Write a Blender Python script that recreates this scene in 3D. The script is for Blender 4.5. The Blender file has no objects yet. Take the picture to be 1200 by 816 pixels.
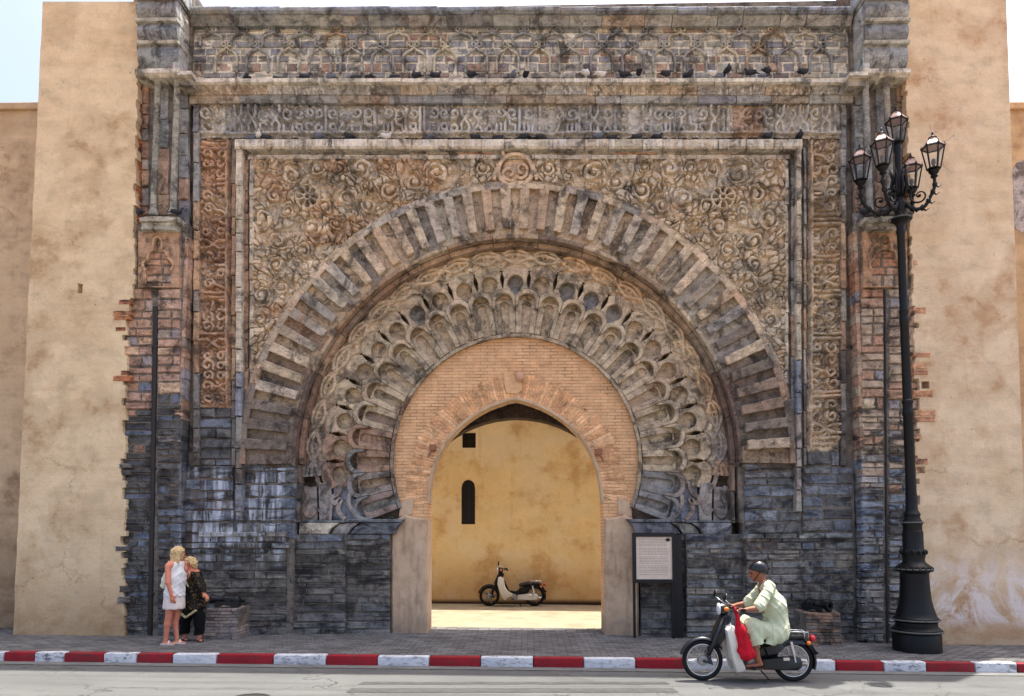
import bpy, bmesh, math, random
import numpy as np
from mathutils import Vector, Matrix

# ------------------------------------------------------------------ camera, sky, sun, exposure
SC = bpy.context.scene
F_PX, PX0, PY0 = 870.0, 600.0, 554.0          # focal length and principal point in photo pixels
CAM = Vector((0.25, -13.6, 1.98))
PITCH, YAW = math.radians(4.2), math.radians(1.3)
cd = bpy.data.cameras.new('camera'); cam = bpy.data.objects.new('camera', cd)
SC.collection.objects.link(cam); SC.camera = cam
cam.location = CAM; cam.rotation_euler = (math.pi/2 + PITCH, 0, YAW)
cd.sensor_width = 36.0; cd.lens = 36.0*F_PX/1200.0
cd.shift_y = (PY0-408.0)/1200.0
cd.clip_start = 0.1; cd.clip_end = 3000

TO_SUN = Vector((1.9, 1.67, 8.0)).normalized()
wd = bpy.data.worlds.new('World'); SC.world = wd; wd.use_nodes = True
nt = wd.node_tree; nt.nodes.clear()
sky = nt.nodes.new('ShaderNodeTexSky'); sky.sky_type = 'NISHITA'; sky.sun_disc = False
sky.sun_elevation = math.asin(TO_SUN.z); sky.sun_rotation = math.atan2(TO_SUN.x, TO_SUN.y)
sky.air_density = 0.7; sky.dust_density = 8.0; sky.ozone_density = 1.0; sky.altitude = 400
bgn = nt.nodes.new('ShaderNodeBackground'); bgn.inputs['Strength'].default_value = 0.15
wo = nt.nodes.new('ShaderNodeOutputWorld')
nt.links.new(sky.outputs[0], bgn.inputs['Color']); nt.links.new(bgn.outputs[0], wo.inputs['Surface'])
sl = bpy.data.lights.new('sun', 'SUN'); sl.energy = 3.6; sl.angle = math.radians(0.53); sl.color = (1.0, 0.95, 0.87)
sun = bpy.data.objects.new('sun', sl); SC.collection.objects.link(sun)
sun.rotation_euler = (-TO_SUN).to_track_quat('-Z', 'Y').to_euler(); sun.location = (8, 8, 30)
vs = SC.view_settings
vs.view_transform = 'Standard'; vs.look = 'None'; vs.gamma = 1.0; vs.use_curve_mapping = False
vs.exposure = 1.55
SC.render.engine = 'CYCLES'
SC.cycles.use_denoising = True
SC.cycles.max_bounces = 6; SC.cycles.diffuse_bounces = 3; SC.cycles.glossy_bounces = 3
SC.cycles.transmission_bounces = 4; SC.cycles.transparent_max_bounces = 8
SC.cycles.caustics_reflective = False; SC.cycles.caustics_refractive = False

# ------------------------------------------------------------------ measuring helpers
_R = Matrix.Rotation(YAW, 3, 'Z') @ Matrix.Rotation(math.pi/2 + PITCH, 3, 'X')
def W(px, py, d=0.0):
    """photo pixel -> (X, Z) on the upright plane that stands d metres in front of the facade (Y = -d)"""
    v = _R @ Vector(((px-PX0)/F_PX, -(py-PY0)/F_PX, -1.0))
    t = (-d - CAM.y)/v.y
    return (CAM.x + v.x*t, CAM.z + v.z*t)
def WP(pts, d=0.0): return [W(x, y, d) for x, y in pts]
SLOPE = 0.007
def gz(x): return -SLOPE*x                         # pavement level
def G(px, py, dz=0.0):
    """photo pixel -> point on the (slightly sloping) ground, dz metres above the pavement level"""
    v = _R @ Vector(((px-PX0)/F_PX, -(py-PY0)/F_PX, -1.0))
    t = (dz - SLOPE*CAM.x - CAM.z)/(v.z + SLOPE*v.x)
    p = CAM + v*t
    return p
U = 1.0/63.7                                       # metres per photo pixel on the facade
RND = random.Random(7)
def lin(c):
    c = c/255.0
    return c/12.92 if c <= 0.04045 else ((c+0.055)/1.055)**2.4
def C(r, g, b): return (lin(r), lin(g), lin(b), 1.0)
def jit(c, a=0.08, rng=RND):
    k = 1 + rng.uniform(-a, a)*1.6
    return (min(1, c[0]*k*(1+rng.uniform(-a, a)*.4)), min(1, c[1]*k), min(1, c[2]*k*(1+rng.uniform(-a, a)*.5)), 1.0)

# ------------------------------------------------------------------ mesh builder
class MB:
    def __init__(s): s.v = []; s.f = []; s.m = []; s.mi = 0
    def add(s, vs_, fs):
        o = len(s.v); s.v.extend([tuple(p) for p in vs_])
        for f in fs: s.f.append(tuple(i+o for i in f)); s.m.append(s.mi)
    def box(s, x0, x1, y0, y1, z0, z1, ch=0.0):
        if ch <= 0:
            v = [(x0,y0,z0),(x1,y0,z0),(x1,y1,z0),(x0,y1,z0),(x0,y0,z1),(x1,y0,z1),(x1,y1,z1),(x0,y1,z1)]
            s.add(v, [(0,3,2,1),(4,5,6,7),(0,1,5,4),(1,2,6,5),(2,3,7,6),(3,0,4,7)])
        else:
            bm = bmesh.new(); bmesh.ops.create_cube(bm, size=1)
            for q in bm.verts: q.co = Vector(((x0+x1)/2+q.co.x*(x1-x0), (y0+y1)/2+q.co.y*(y1-y0), (z0+z1)/2+q.co.z*(z1-z0)))
            bmesh.ops.bevel(bm, geom=list(bm.edges), offset=ch, segments=2, affect='EDGES', profile=0.5)
            s.bm(bm); bm.free()
    def bm(s, bm, M=None):
        bm.verts.index_update()
        s.add([(M @ q.co) if M else q.co[:] for q in bm.verts], [tuple(q.index for q in f.verts) for f in bm.faces])
    def prism(s, poly, db, df, ch=0.0, back=False):
        n = len(poly)
        a = sum(poly[i][0]*poly[(i+1)%n][1]-poly[(i+1)%n][0]*poly[i][1] for i in range(n))
        if a < 0: poly = poly[::-1]
        if ch > 0:
            ins = []
            for i in range(n):
                p, q, r = Vector(poly[i-1]), Vector(poly[i]), Vector(poly[(i+1) % n])
                e1, e2 = (q-p), (r-q)
                n1 = Vector((-e1.y, e1.x)); n2 = Vector((-e2.y, e2.x))
                if n1.length > 0: n1.normalize()
                if n2.length > 0: n2.normalize()
                m = n1+n2; L = m.length
                m = m/L if L > 1e-6 else n1
                k = ch/max(0.5, m.dot(n1)) if L > 1e-6 else ch
                ins.append((q.x+m.x*k, q.y+m.y*k))
            rings = [[(x, -db, z) for x, z in poly], [(x, -(df-ch), z) for x, z in poly], [(x, -df, z) for x, z in ins]]
        else:
            rings = [[(x, -db, z) for x, z in poly], [(x, -df, z) for x, z in poly]]
        v = [p for r in rings for p in r]; f = []
        for k in range(len(rings)-1):
            for i in range(n):
                j = (i+1) % n
                f.append((k*n+i, k*n+j, (k+1)*n+j, (k+1)*n+i))
        f.append(tuple((len(rings)-1)*n+i for i in range(n)))
        if back: f.append(tuple(reversed(range(n))))
        s.add(v, f)
    def holed(s, outer, holes, db, df, hole_d=None):
        """upright plate with holes (ear-cut by triangle_fill)"""
        bm = bmesh.new(); loops = []
        for L in [outer]+holes:
            vv = [bm.verts.new((x, -df, z)) for x, z in L]
            ee = [bm.edges.new((vv[i], vv[(i+1) % len(vv)])) for i in range(len(vv))]
            loops.append((vv, ee))
        bmesh.ops.triangle_fill(bm, use_beauty=True, use_dissolve=False, edges=[e for _, ee in loops for e in ee], normal=(0, -1, 0))
        for vv, ee in loops:
            bk = [bm.verts.new((q.co.x, -db, q.co.z)) for q in vv]
            n = len(vv)
            for i in range(n):
                j = (i+1) % n
                try: bm.faces.new((bk[i], bk[j], vv[j], vv[i]))
                except ValueError: pass
        bmesh.ops.recalc_face_normals(bm, faces=list(bm.faces))
        s.bm(bm); bm.free()
    def ribbon(s, pts, w, db, df, ch=0.0, closed=False):
        n = len(pts)
        if n < 2: return
        ws = w if isinstance(w, (list, tuple)) else [w]*n
        v = []; 
        for i in range(n):
            if closed: p, r = pts[i-1], pts[(i+1) % n]
            else: p, r = pts[max(0, i-1)], pts[min(n-1, i+1)]
            tx, tz = r[0]-p[0], r[1]-p[1]; L = math.hypot(tx, tz) or 1.0
            nx, nz = -tz/L, tx/L; x, z = pts[i]; h = ws[i]/2; c = min(ch, h*0.8)
            for o, d in ((h, db), (h, df-c), (h-c, df), (-h+c, df), (-h, df-c), (-h, db)):
                v.append((x+nx*o, -d, z+nz*o))
        f = []
        for i in range(n if closed else n-1):
            j = (i+1) % n
            for k in range(5): f.append((i*6+k, j*6+k, j*6+k+1, i*6+k+1))
        if not closed:
            f.append(tuple(range(5, -1, -1))); f.append(tuple((n-1)*6+k for k in range(6)))
        s.add(v, f)
    def tube(s, pts, r, seg=10, caps=True):
        pts = [Vector(p) for p in pts]; n = len(pts)
        rs = r if isinstance(r, (list, tuple)) else [r]*n
        t0 = (pts[1]-pts[0]).normalized()
        up = Vector((0, 0, 1)) if abs(t0.z) < 0.9 else Vector((1, 0, 0))
        a = t0.cross(up).normalized(); v = []; f = []
        for i in range(n):
            t = (pts[min(n-1, i+1)]-pts[max(0, i-1)]).normalized()
            a = (a - t*a.dot(t)); a = a.normalized() if a.length > 1e-6 else t.orthogonal().normalized()
            b = t.cross(a)
            for k in range(seg):
                q = 2*math.pi*k/seg
                v.append(pts[i]+(a*math.cos(q)+b*math.sin(q))*rs[i])
        for i in range(n-1):
            for k in range(seg):
                l = (k+1) % seg
                f.append((i*seg+k, i*seg+l, (i+1)*seg+l, (i+1)*seg+k))
        if caps:
            f.append(tuple(range(seg-1, -1, -1))); f.append(tuple((n-1)*seg+k for k in range(seg)))
        s.add(v, f)
    def lathe(s, prof, seg=24, M=None, caps=True):
        v = []; f = []; n = len(prof)
        for r, z in prof:
            for k in range(seg):
                q = 2*math.pi*k/seg; p = Vector((r*math.cos(q), r*math.sin(q), z))
                v.append(M @ p if M else p)
        for i in range(n-1):
            for k in range(seg):
                l = (k+1) % seg
                f.append((i*seg+k, i*seg+l, (i+1)*seg+l, (i+1)*seg+k))
        if caps:
            f.append(tuple(range(seg-1, -1, -1))); f.append(tuple((n-1)*seg+k for k in range(seg)))
        s.add(v, f)
    def torus(s, c, R, r, axis='Y', seg=32, rs=8, sq=1.0):
        v = []; f = []
        for i in range(seg):
            a = 2*math.pi*i/seg
            for k in range(rs):
                b = 2*math.pi*k/rs; q = R+r*math.cos(b); h = r*math.sin(b)*sq
                p = (q*math.cos(a), h, q*math.sin(a)) if axis == 'Y' else ((q*math.cos(a), q*math.sin(a), h) if axis == 'Z' else (h, q*math.cos(a), q*math.sin(a)))
                v.append((c[0]+p[0], c[1]+p[1], c[2]+p[2]))
        for i in range(seg):
            j = (i+1) % seg
            for k in range(rs):
                l = (k+1) % rs
                f.append((i*rs+k, i*rs+l, j*rs+l, j*rs+k))
        s.add(v, f)
    def extrude_x(s, prof, x0, x1):
        """profile of (d, z) points (front side) swept along X, closed at the back"""
        n = len(prof)
        v = [(x0, -d, z) for d, z in prof]+[(x1, -d, z) for d, z in prof]
        f = [(i, i+1, n+i+1, n+i) for i in range(n-1)]
        f.append(tuple(range(n))); f.append(tuple(range(2*n-1, n-1, -1)))
        s.add(v, f)
    def mesh(s, name, mats, smooth=False):
        me = bpy.data.meshes.new(name); me.from_pydata([tuple(p) for p in s.v], [], s.f)
        for m in (mats if isinstance(mats, (list, tuple)) else [mats]): me.materials.append(m)
        if any(s.m): me.polygons.foreach_set('material_index', s.m)
        if smooth is True: me.polygons.foreach_set('use_smooth', [True]*len(me.polygons))
        elif smooth: me.shade_smooth(); me.set_sharp_from_angle(angle=math.radians(smooth))
        me.update(); return me

COL = SC.collection
def link(name, data, parent=None, color=None, loc=None, rot=None, scale=None):
    o = bpy.data.objects.new(name, data); COL.objects.link(o)
    if parent is not None: o.parent = parent
    if color is not None: o.color = color
    if loc is not None: o.location = loc
    if rot is not None: o.rotation_euler = rot
    if scale is not None: o.scale = scale
    return o
def mk(name, mb, mats, parent=None, color=None, smooth=False, loc=None, rot=None):
    return link(name, mb.mesh(name, mats, smooth), parent, color, loc, rot)
def thing(name, label, cat, loc=(0, 0, 0), rz=0.0, group=None):
    o = bpy.data.objects.new(name, None); COL.objects.link(o); o.empty_display_size = 0.2
    o.location = loc; o.rotation_euler = (0, 0, rz)
    return tag(o, label, cat, group)
def tag(o, label=None, cat=None, group=None, kind=None):
    if label: o['label'] = label
    if cat: o['category'] = cat
    if group: o['group'] = group
    if kind: o['kind'] = kind
    return o
def arc(cx, cz, r, a0, a1, n):
    return [(cx+r*math.cos(math.radians(a0+(a1-a0)*i/n)), cz+r*math.sin(math.radians(a0+(a1-a0)*i/n))) for i in range(n+1)]
def rough(poly, step, amp, rng):
    """worn outline: edges cut into short pieces that wander a little"""
    out = []; n = len(poly)
    for i in range(n):
        p, q = poly[i], poly[(i+1) % n]; L = math.hypot(q[0]-p[0], q[1]-p[1]); k = max(1, int(L/step))
        for j in range(k):
            t = j/k; out.append((p[0]+(q[0]-p[0])*t+rng.uniform(-amp, amp), p[1]+(q[1]-p[1])*t+rng.uniform(-amp, amp)))
    return out
def smooth_path(pts, n=6):
    """Catmull-Rom through 2D points"""
    out = []; P = [pts[0]]+list(pts)+[pts[-1]]
    for i in range(1, len(P)-2):
        p0, p1, p2, p3 = P[i-1], P[i], P[i+1], P[i+2]
        for k in range(n):
            t = k/n
            out.append(tuple(0.5*((2*p1[j])+(-p0[j]+p2[j])*t+(2*p0[j]-5*p1[j]+4*p2[j]-p3[j])*t*t+(-p0[j]+3*p1[j]-3*p2[j]+p3[j])*t**3) for j in range(len(p1))))
    out.append(tuple(pts[-1])); return out

# ------------------------------------------------------------------ materials
class NT:
    def __init__(s, name):
        s.mat = bpy.data.materials.new(name); s.mat.use_nodes = True
        s.t = s.mat.node_tree; s.t.nodes.clear()
        s.out = s.t.nodes.new('ShaderNodeOutputMaterial'); s.b = s.t.nodes.new('ShaderNodeBsdfPrincipled')
        s.t.links.new(s.b.outputs[0], s.out.inputs['Surface'])
    def n(s, t, **k):
        x = s.t.nodes.new(t)
        for a, v in k.items(): setattr(x, a, v)
        return x
    def put(s, sock, v):
        if isinstance(v, bpy.types.NodeSocket): s.t.links.new(v, sock)
        else: sock.default_value = v
    def pos(s): return s.n('ShaderNodeNewGeometry').outputs['Position']
    def mapping(s, vec, scale=(1, 1, 1), loc=(0, 0, 0), rot=(0, 0, 0)):
        m = s.n('ShaderNodeMapping'); s.put(m.inputs['Vector'], vec); m.inputs['Scale'].default_value = scale
        m.inputs['Location'].default_value = loc; m.inputs['Rotation'].default_value = rot; return m.outputs[0]
    def noise(s, vec, scale, detail=4, rough=0.55, dist=0.0):
        m = s.n('ShaderNodeTexNoise'); s.put(m.inputs['Vector'], vec); m.inputs['Scale'].default_value = scale
        m.inputs['Detail'].default_value = detail; m.inputs['Roughness'].default_value = rough; m.inputs['Distortion'].default_value = dist
        return m.outputs['Fac']
    def ramp(s, fac, stops):
        r = s.n('ShaderNodeValToRGB'); s.put(r.inputs[0], fac); e = r.color_ramp.elements
        while len(e) < len(stops): e.new(0.5)
        for el, (p, c) in zip(e, stops):
            el.position = p; el.color = c if isinstance(c, (tuple, list)) else (c, c, c, 1)
        return r.outputs[0]
    def math(s, op, a, b=0.0, clamp=False):
        m = s.n('ShaderNodeMath', operation=op, use_clamp=clamp); s.put(m.inputs[0], a); s.put(m.inputs[1], b); return m.outputs[0]
    def mix(s, fac, a, b, mode='MIX'):
        m = s.n('ShaderNodeMix', data_type='RGBA', blend_type=mode)
        s.put(m.inputs[0], fac); s.put(m.inputs[6], a); s.put(m.inputs[7], b); return m.outputs[2]
    def sep(s, vec):
        m = s.n('ShaderNodeSeparateXYZ'); s.put(m.inputs[0], vec); return m.outputs
    def bump(s, h, strength=0.4, dist=0.01, prev=None):
        m = s.n('ShaderNodeBump'); s.put(m.inputs['Height'], h); m.inputs['Strength'].default_value = strength; m.inputs['Distance'].default_value = dist
        if prev is not None: s.put(m.inputs['Normal'], prev)
        return m.outputs[0]
    def band(s, v, a, b, c, d):
        """smooth window: 0 below a, 1 from b to c, 0 above d"""
        m1 = s.n('ShaderNodeMapRange', interpolation_type='SMOOTHSTEP'); s.put(m1.inputs[0], v); m1.inputs[1].default_value = a; m1.inputs[2].default_value = b
        m2 = s.n('ShaderNodeMapRange', interpolation_type='SMOOTHSTEP'); s.put(m2.inputs[0], v); m2.inputs[1].default_value = c; m2.inputs[2].default_value = d; m2.inputs[3].default_value = 1; m2.inputs[4].default_value = 0
        return s.math('MULTIPLY', m1.outputs[0], m2.outputs[0])
    def fin(s, col, rough=0.85, spec=0.25, metal=0.0, normal=None):
        s.put(s.b.inputs['Base Color'], col); s.put(s.b.inputs['Roughness'], rough)
        s.b.inputs['Specular IOR Level'].default_value = spec; s.put(s.b.inputs['Metallic'], metal)
        if normal is not None: s.put(s.b.inputs['Normal'], normal)
        return s.mat

def simple(name, col, rough=0.6, spec=0.4, metal=0.0, var=0.15, scale=14.0, bump=0.0, coat=0.0):
    m = NT(name); tc = m.n('ShaderNodeTexCoord').outputs['Object']
    n1 = m.noise(tc, scale, 5, 0.6)
    f = m.ramp(n1, [(0.3, 1-var), (0.7, 1+var)])
    c = m.mix(1.0, col, f, 'MULTIPLY')
    r = m.math('ADD', m.math('MULTIPLY', m.noise(tc, scale*2.3, 3), 0.25), rough-0.12, True)
    nrm = m.bump(m.noise(tc, scale*4, 5), bump, 0.01) if bump else None
    m.fin(c, r, spec, metal, nrm)
    if coat: m.b.inputs['Coat Weight'].default_value = coat; m.b.inputs['Coat Roughness'].default_value = 0.15
    return m.mat

def stone_material(name, base=None, grain=1.0, drip=0.35, relief=0.6, streaks=False, rust=0.35, gain=1.5, soot=0.72, drops=False):
    """weathered layered schist and sandstone: own colour of each block, bedding lines, pits, soot drips"""
    m = NT(name); p = m.pos()
    if isinstance(base, str): at_ = m.n('ShaderNodeAttribute'); at_.attribute_name = 'stone'; base = at_.outputs['Color']
    col = base if base is not None else m.n('ShaderNodeObjectInfo').outputs['Color']
    big = m.noise(m.mapping(p, (1, 1, 1), (3, 1, 7)), 0.9, 5, 0.6)
    bed = m.noise(m.mapping(p, (1.6, 1.6, 22)), 1.2, 6, 0.65, 0.4)
    mid = m.noise(p, 7.5, 7, 0.68)
    fine = m.noise(p, 48, 5, 0.7)
    stk = m.noise(m.mapping(p, (9, 9, 0.55)), 1.0, 5, 0.62)
    c = m.mix(1.0, col, m.ramp(bed, [(0.3, 0.84), (0.5, 1.0), (0.75, 1.1)]), 'MULTIPLY')
    c = m.mix(1.0, c, m.ramp(mid, [(0.28, 0.44), (0.42, 0.86), (0.55, 1.04), (0.75, 1.36)]), 'MULTIPLY')
    blot = m.noise(m.mapping(p, (1, 1, 1.6), (11, 4, 2)), 3.0, 8, 0.72, 0.6)
    c = m.mix(1.0, c, m.ramp(blot, [(0.34, 0.42), (0.48, 1.0), (0.68, 1.28)]), 'MULTIPLY')
    c = m.mix(1.0, c, m.ramp(fine, [(0.32, 0.62), (0.6, 1.12)]), 'MULTIPLY')
    c = m.mix(1.0, c, (gain, gain, gain, 1), 'MULTIPLY')
    pit = m.ramp(m.noise(m.mapping(p, (1, 1, 1.5), (4, 4, 4)), 26, 4, 0.75), [(0.62, 0.0), (0.70, 1.0)])
    c = m.mix(m.math('MULTIPLY', pit, 0.55*grain), c, C(58, 52, 47))
    so = m.math('MULTIPLY', m.ramp(m.noise(m.mapping(p, (1, 1, .8), (21, 3, 8)), 2.6, 9, 0.74, 0.6), [(0.51, 0.0), (0.60, 1.0)]), soot)
    c = m.mix(so, c, C(46, 44, 43))
    # rusty iron stains in irregular patches
    rs = m.math('MULTIPLY', m.ramp(big, [(0.52, 0.0), (0.68, 1.0)]), m.ramp(mid, [(0.4, 0.0), (0.62, 1.0)]))
    c = m.mix(m.math('MULTIPLY', rs, rust), c, C(158, 106, 66))
    # soot washed down by rain
    sk = m.math('MULTIPLY', m.ramp(stk, [(0.52, 0.0), (0.72, 1.0)]), m.ramp(m.noise(p, 1.7, 3), [(0.4, 0.0), (0.62, 1.0)]))
    c = m.mix(m.math('MULTIPLY', sk, drip), c, C(38, 37, 38))
    # pale lime bloom in small flecks
    lf = m.ramp(m.noise(m.mapping(p, (1, 1, .7), (9, 9, 9)), 16, 6, 0.7), [(0.62, 0.0), (0.74, 1.0)])
    c = m.mix(m.math('MULTIPLY', lf, 0.35), c, C(205, 200, 188))
    if drops:
        # bird droppings run down from the ledge
        dr = m.math('MULTIPLY', m.ramp(m.noise(m.mapping(p, (16, 16, .9), (1, 5, 2)), 1.0, 5, .7), [(.50, 0.0), (.60, 1.0)]), m.ramp(m.noise(p, 2.3, 4), [(.38, 0.0), (.55, .8)]))
        c = m.mix(dr, c, C(222, 220, 212))
    if streaks:
        # white salt running down the lower blocks beside the alfiz
        xyz = m.sep(p)
        z_top = W(245, 545, 0.05)[1]; z_bot = W(245, 662, 0.05)[1]
        xa = W(212, 600, 0.05)[0]; xb = W(336, 600, 0.05)[0]
        k = m.math('MULTIPLY', m.band(xyz[0], xa, xa+.25, xb-.1, xb), m.band(xyz[2], z_bot-.2, z_bot+.4, z_top-.05, z_top+.05))
        st = m.ramp(m.noise(m.mapping(p, (7, 7, .7), (2, 0, 0)), 1.2, 6, 0.65, 0.3), [(0.47, 0.0), (0.62, 1.0)])
        c = m.mix(m.math('MULTIPLY', k, m.math('MULTIPLY', st, 0.85)), c, C(205, 212, 224))
        # broad black soot patches across the courses
        bk = m.ramp(m.noise(m.mapping(p, (.8, .8, 2.4), (6, 0, 1)), 1.5, 7, 0.66, 0.8), [(0.50, 0.0), (0.60, 1.0)])
        c = m.mix(m.math('MULTIPLY', bk, 0.78), c, C(34, 35, 38))
        # salt crust just above the pavement
        z0 = 0.0
        kb = m.band(xyz[2], -.3, -.2, z0+.12, z0+.75)
        cr = m.ramp(m.noise(p, 3.6, 7, 0.7), [(0.42, 0.0), (0.62, 1.0)])
        c = m.mix(m.math('MULTIPLY', kb, m.math('MULTIPLY', cr, 0.6)), c, C(150, 148, 144))
    h = m.math('SUBTRACT', m.math('ADD', m.math('MULTIPLY', mid, 0.9), m.math('ADD', m.math('MULTIPLY', bed, 0.35), m.math('MULTIPLY', fine, 0.4))), m.math('MULTIPLY', pit, 0.35))
    nrm = m.bump(h, relief, 0.03)
    return m.fin(c, m.ramp(mid, [(0.3, 0.75), (0.7, 0.95)]), 0.22, 0.0, nrm)
# ------------------------------------------------------------------ stone pieces
M_STONE = stone_material('weathered_stone')
M_LOW = stone_material('dark_wall_stone', streaks=True, rust=0.12, drip=0.45, relief=0.7)
M_MORTAR = stone_material('lime_mortar', base=C(104, 98, 90), drip=0.5)
M_DARKBACK = stone_material('shade_toned_backing', base=C(84, 76, 68), drip=0.5)  # backing coloured darker, so recess shade behind the carving is partly in the colour

def brick_mesh(asp, var, mat):
    """unit block, front face at y=0, back at y=1, chamfered uneven front"""
    r = random.Random(var*31+int(asp*10)); n = []
    xs = [-.5, -.2, .12, .5]
    top = [(x, .5+r.uniform(-.09, .02)) for x in xs]; bot = [(x, -.5+r.uniform(-.02, .09)) for x in xs]
    poly = bot+[(.5+r.uniform(-.12, 0)/asp, 0)]+top[::-1]+[(-.5+r.uniform(0, .12)/asp, 0)]
    c = 0.09
    mb = MB(); N = len(poly)
    fr = [(x*(1-2*c/asp), z*(1-2*c)) for x, z in poly]
    v = [(x, 1.0, z) for x, z in poly]+[(x, .14, z) for x, z in poly]+[(x, r.uniform(-.05, .06), z) for x, z in fr]
    f = []
    for k in range(2):
        for i in range(N):
            j = (i+1) % N; f.append((k*N+i, k*N+j, (k+1)*N+j, (k+1)*N+i))
    f.append(tuple(2*N+i for i in range(N)))
    mb.add(v, f)
    return mb.mesh('block', mat)
BRICKS = {}
def brick_data(asp, mat):
    a = min((1, 2, 3.5, 6), key=lambda q: abs(math.log(q/max(asp, .2)))); k = (a, RND.randrange(4), mat.name)
    if k not in BRICKS: BRICKS[k] = brick_mesh(k[0], k[1], mat)
    return BRICKS[k]
def block(name, parent, px0, px1, py0, py1, d, col, mat=None, depth=0.16, gap=0.7):
    """one stone between photo pixels (px0,py0)-(px1,py1) whose face stands d in front of the facade plane"""
    x0, z1 = W(px0+gap/2, py0+gap/2, d); x1, z0 = W(px1-gap/2, py1-gap/2, d)
    w, h = x1-x0, z1-z0
    if w < .01 or h < .008: return None
    if h > w*1.3:                                      # upright stone: the same block turned on end
        return link(name, brick_data(h/w, mat or M_STONE), parent, col, ((x0+x1)/2, -d, (z0+z1)/2), (0, math.pi/2, 0), (h, depth, w))
    return link(name, brick_data(w/h, mat or M_STONE), parent, col, ((x0+x1)/2, -d, (z0+z1)/2), None, (w, depth, h))
def courses(name, parent, px0, px1, py0, py1, hh, ww, d, colf, mat=None, jitter=0.012, rag=None, depth=0.16, rng=RND, gap=0.8):
    y = py0
    while y < py1-1:
        h = rng.uniform(*hh); h = h if py1-(y+h) > hh[0]*.6 else py1-y
        a = px0(y) if callable(px0) else px0; b = px1(y) if callable(px1) else px1
        if rag: a += rag(0, y); b += rag(1, y)
        x = a - (0 if rag else rng.uniform(0, ww[0]*.0))
        while x < b-1:
            w = rng.uniform(*ww); w = w if b-(x+w) > ww[0]*.55 else b-x
            block(name, parent, x, x+w, y, y+h, d+rng.uniform(-jitter, jitter), colf((x+x+w)/2, y+h/2), mat, depth, gap)
            x += w
        y += h

GREYS = [C(140,141,136), C(121,124,124), C(150,150,144), C(130,133,132), C(108,111,113)]
BLUES = [C(112,119,130), C(98,105,117), C(124,129,136)]
RUSTS = [C(152,120,96), C(142,112,90), C(162,132,108), C(132,104,86)]
WARMS = [C(184,166,140), C(172,153,128), C(164,146,122), C(178,157,130), C(158,148,132)]
DARKS = [C(82,80,77), C(67,66,64), C(98,96,92), C(114,112,107), C(57,55,53), C(104,99,91), C(122,118,110), C(74,73,71)]
def pick(*groups):
    """groups: (weight, palette)"""
    tw = sum(w for w, _ in groups); t = RND.uniform(0, tw)
    mean = [sum(w*sum(c[k] for c in p)/len(p) for w, p in groups)/tw for k in range(3)]
    for w, p in groups:
        t -= w
        if t <= 0:
            c = RND.choice(p); return jit(tuple(c[k]*(1-BLEND)+mean[k]*BLEND for k in range(3))+(1,), .07)
    return jit(groups[0][1][0])
BLEND = .42
def col_frieze(x, y):
    return pick((5, GREYS), (2.2, BLUES), (1.0 if y < 62 else 2.2, RUSTS), (0.8 if y > 60 else .1, [C(86,72,64), C(74,66,62)]), (2.0, [C(172,166,148), C(150,152,140)]))
def col_cornice(x, y): return pick((6, GREYS), (1.2, BLUES), (1.0, [C(150,132,108)]))
def col_topband(x, y):
    return pick((6, GREYS), (2, [C(168,164,152), C(150,150,146)]), (1.0, [C(166,126,94)]), (.7, BLUES))
def col_side_l(x, y):
    y = y+RND.gauss(0, 22)
    return pick((5, RUSTS), (3, [C(166,140,112), C(146,122,100)]), (0.6 if y > 200 else 2, GREYS))
def col_side_r(x, y):
    y = y+RND.gauss(0, 22)
    return pick((3, RUSTS if y > 240 else GREYS), (4, [C(172,150,122), C(156,136,112)]), (2, GREYS))
def col_ring(x, y):
    y = y+RND.gauss(0, 22)
   
    if y > 420: return pick((3, [C(150,126,102), C(136,112,90), C(122,104,90)]), (3, [C(112,104,96), C(92,88,84)]), (1.5, WARMS), (1.0, [C(70,68,68)]))
    return pick((7, WARMS), (2, [C(150,148,138), C(138,132,122)]), (.7, [C(112,114,116)]), (.5, [C(166,138,112)]))
def col_tymp(x, y):
    y = y+RND.gauss(0, 22)
   
    if y > 555: return pick((4, [C(118,117,115), C(106,106,106), C(134,126,116)]), (1, GREYS), (2, [C(128,108,94)]))
    if y > 480 and x < 604: return pick((4, [C(150,122,100), C(138,112,94), C(128,104,90)]), (1.5, WARMS), (1, [C(124,116,108)]))
    return pick((6, [C(176,160,136), C(168,152,128), C(160,147,125)]), (2, [C(166,148,124)]))
def col_low(x, y):
    y = y+RND.gauss(0, 9)
   
    if x > 800 and y > 630: return pick((4, [C(112,114,114), C(124,122,116), C(98,104,110)]), (2, DARKS), (1, [C(138,130,116)]))
    if y > 715: return pick((3, [C(104,104,104), C(88,90,92)]), (3, DARKS))
    if x > 800: return pick((3, DARKS), (3, BLUES), (2, [C(98,100,100)]))
    if y < 640: return pick((3, [C(104,113,126), C(90,99,112), C(124,130,138)]), (3, DARKS[:4]))
    return pick((8, DARKS), (1, [C(96,92,84)]))
def col_pier_l(x, y):
    y = y+RND.gauss(0, 22)
   
    if y < 345: return pick((4, [C(158,122,98), C(148,112,90)]), (2, RUSTS), (2, [C(166,142,120)]))
    if y < 395: return pick((5, [C(168,138,120), C(156,130,112)]), (2, RUSTS), (1.2, [C(140,134,126)]))
    if y < 485: return pick((4, [C(166,134,116), C(158,124,104)]), (2, RUSTS), (1.4, [C(112,120,132)]), (1.2, [C(178,152,122)]))
    return pick((8, [C(72,72,72), C(79,78,76), C(60,60,60), C(90,91,92), C(72,70,66)]), (1, [C(100,112,130)]))
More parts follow.
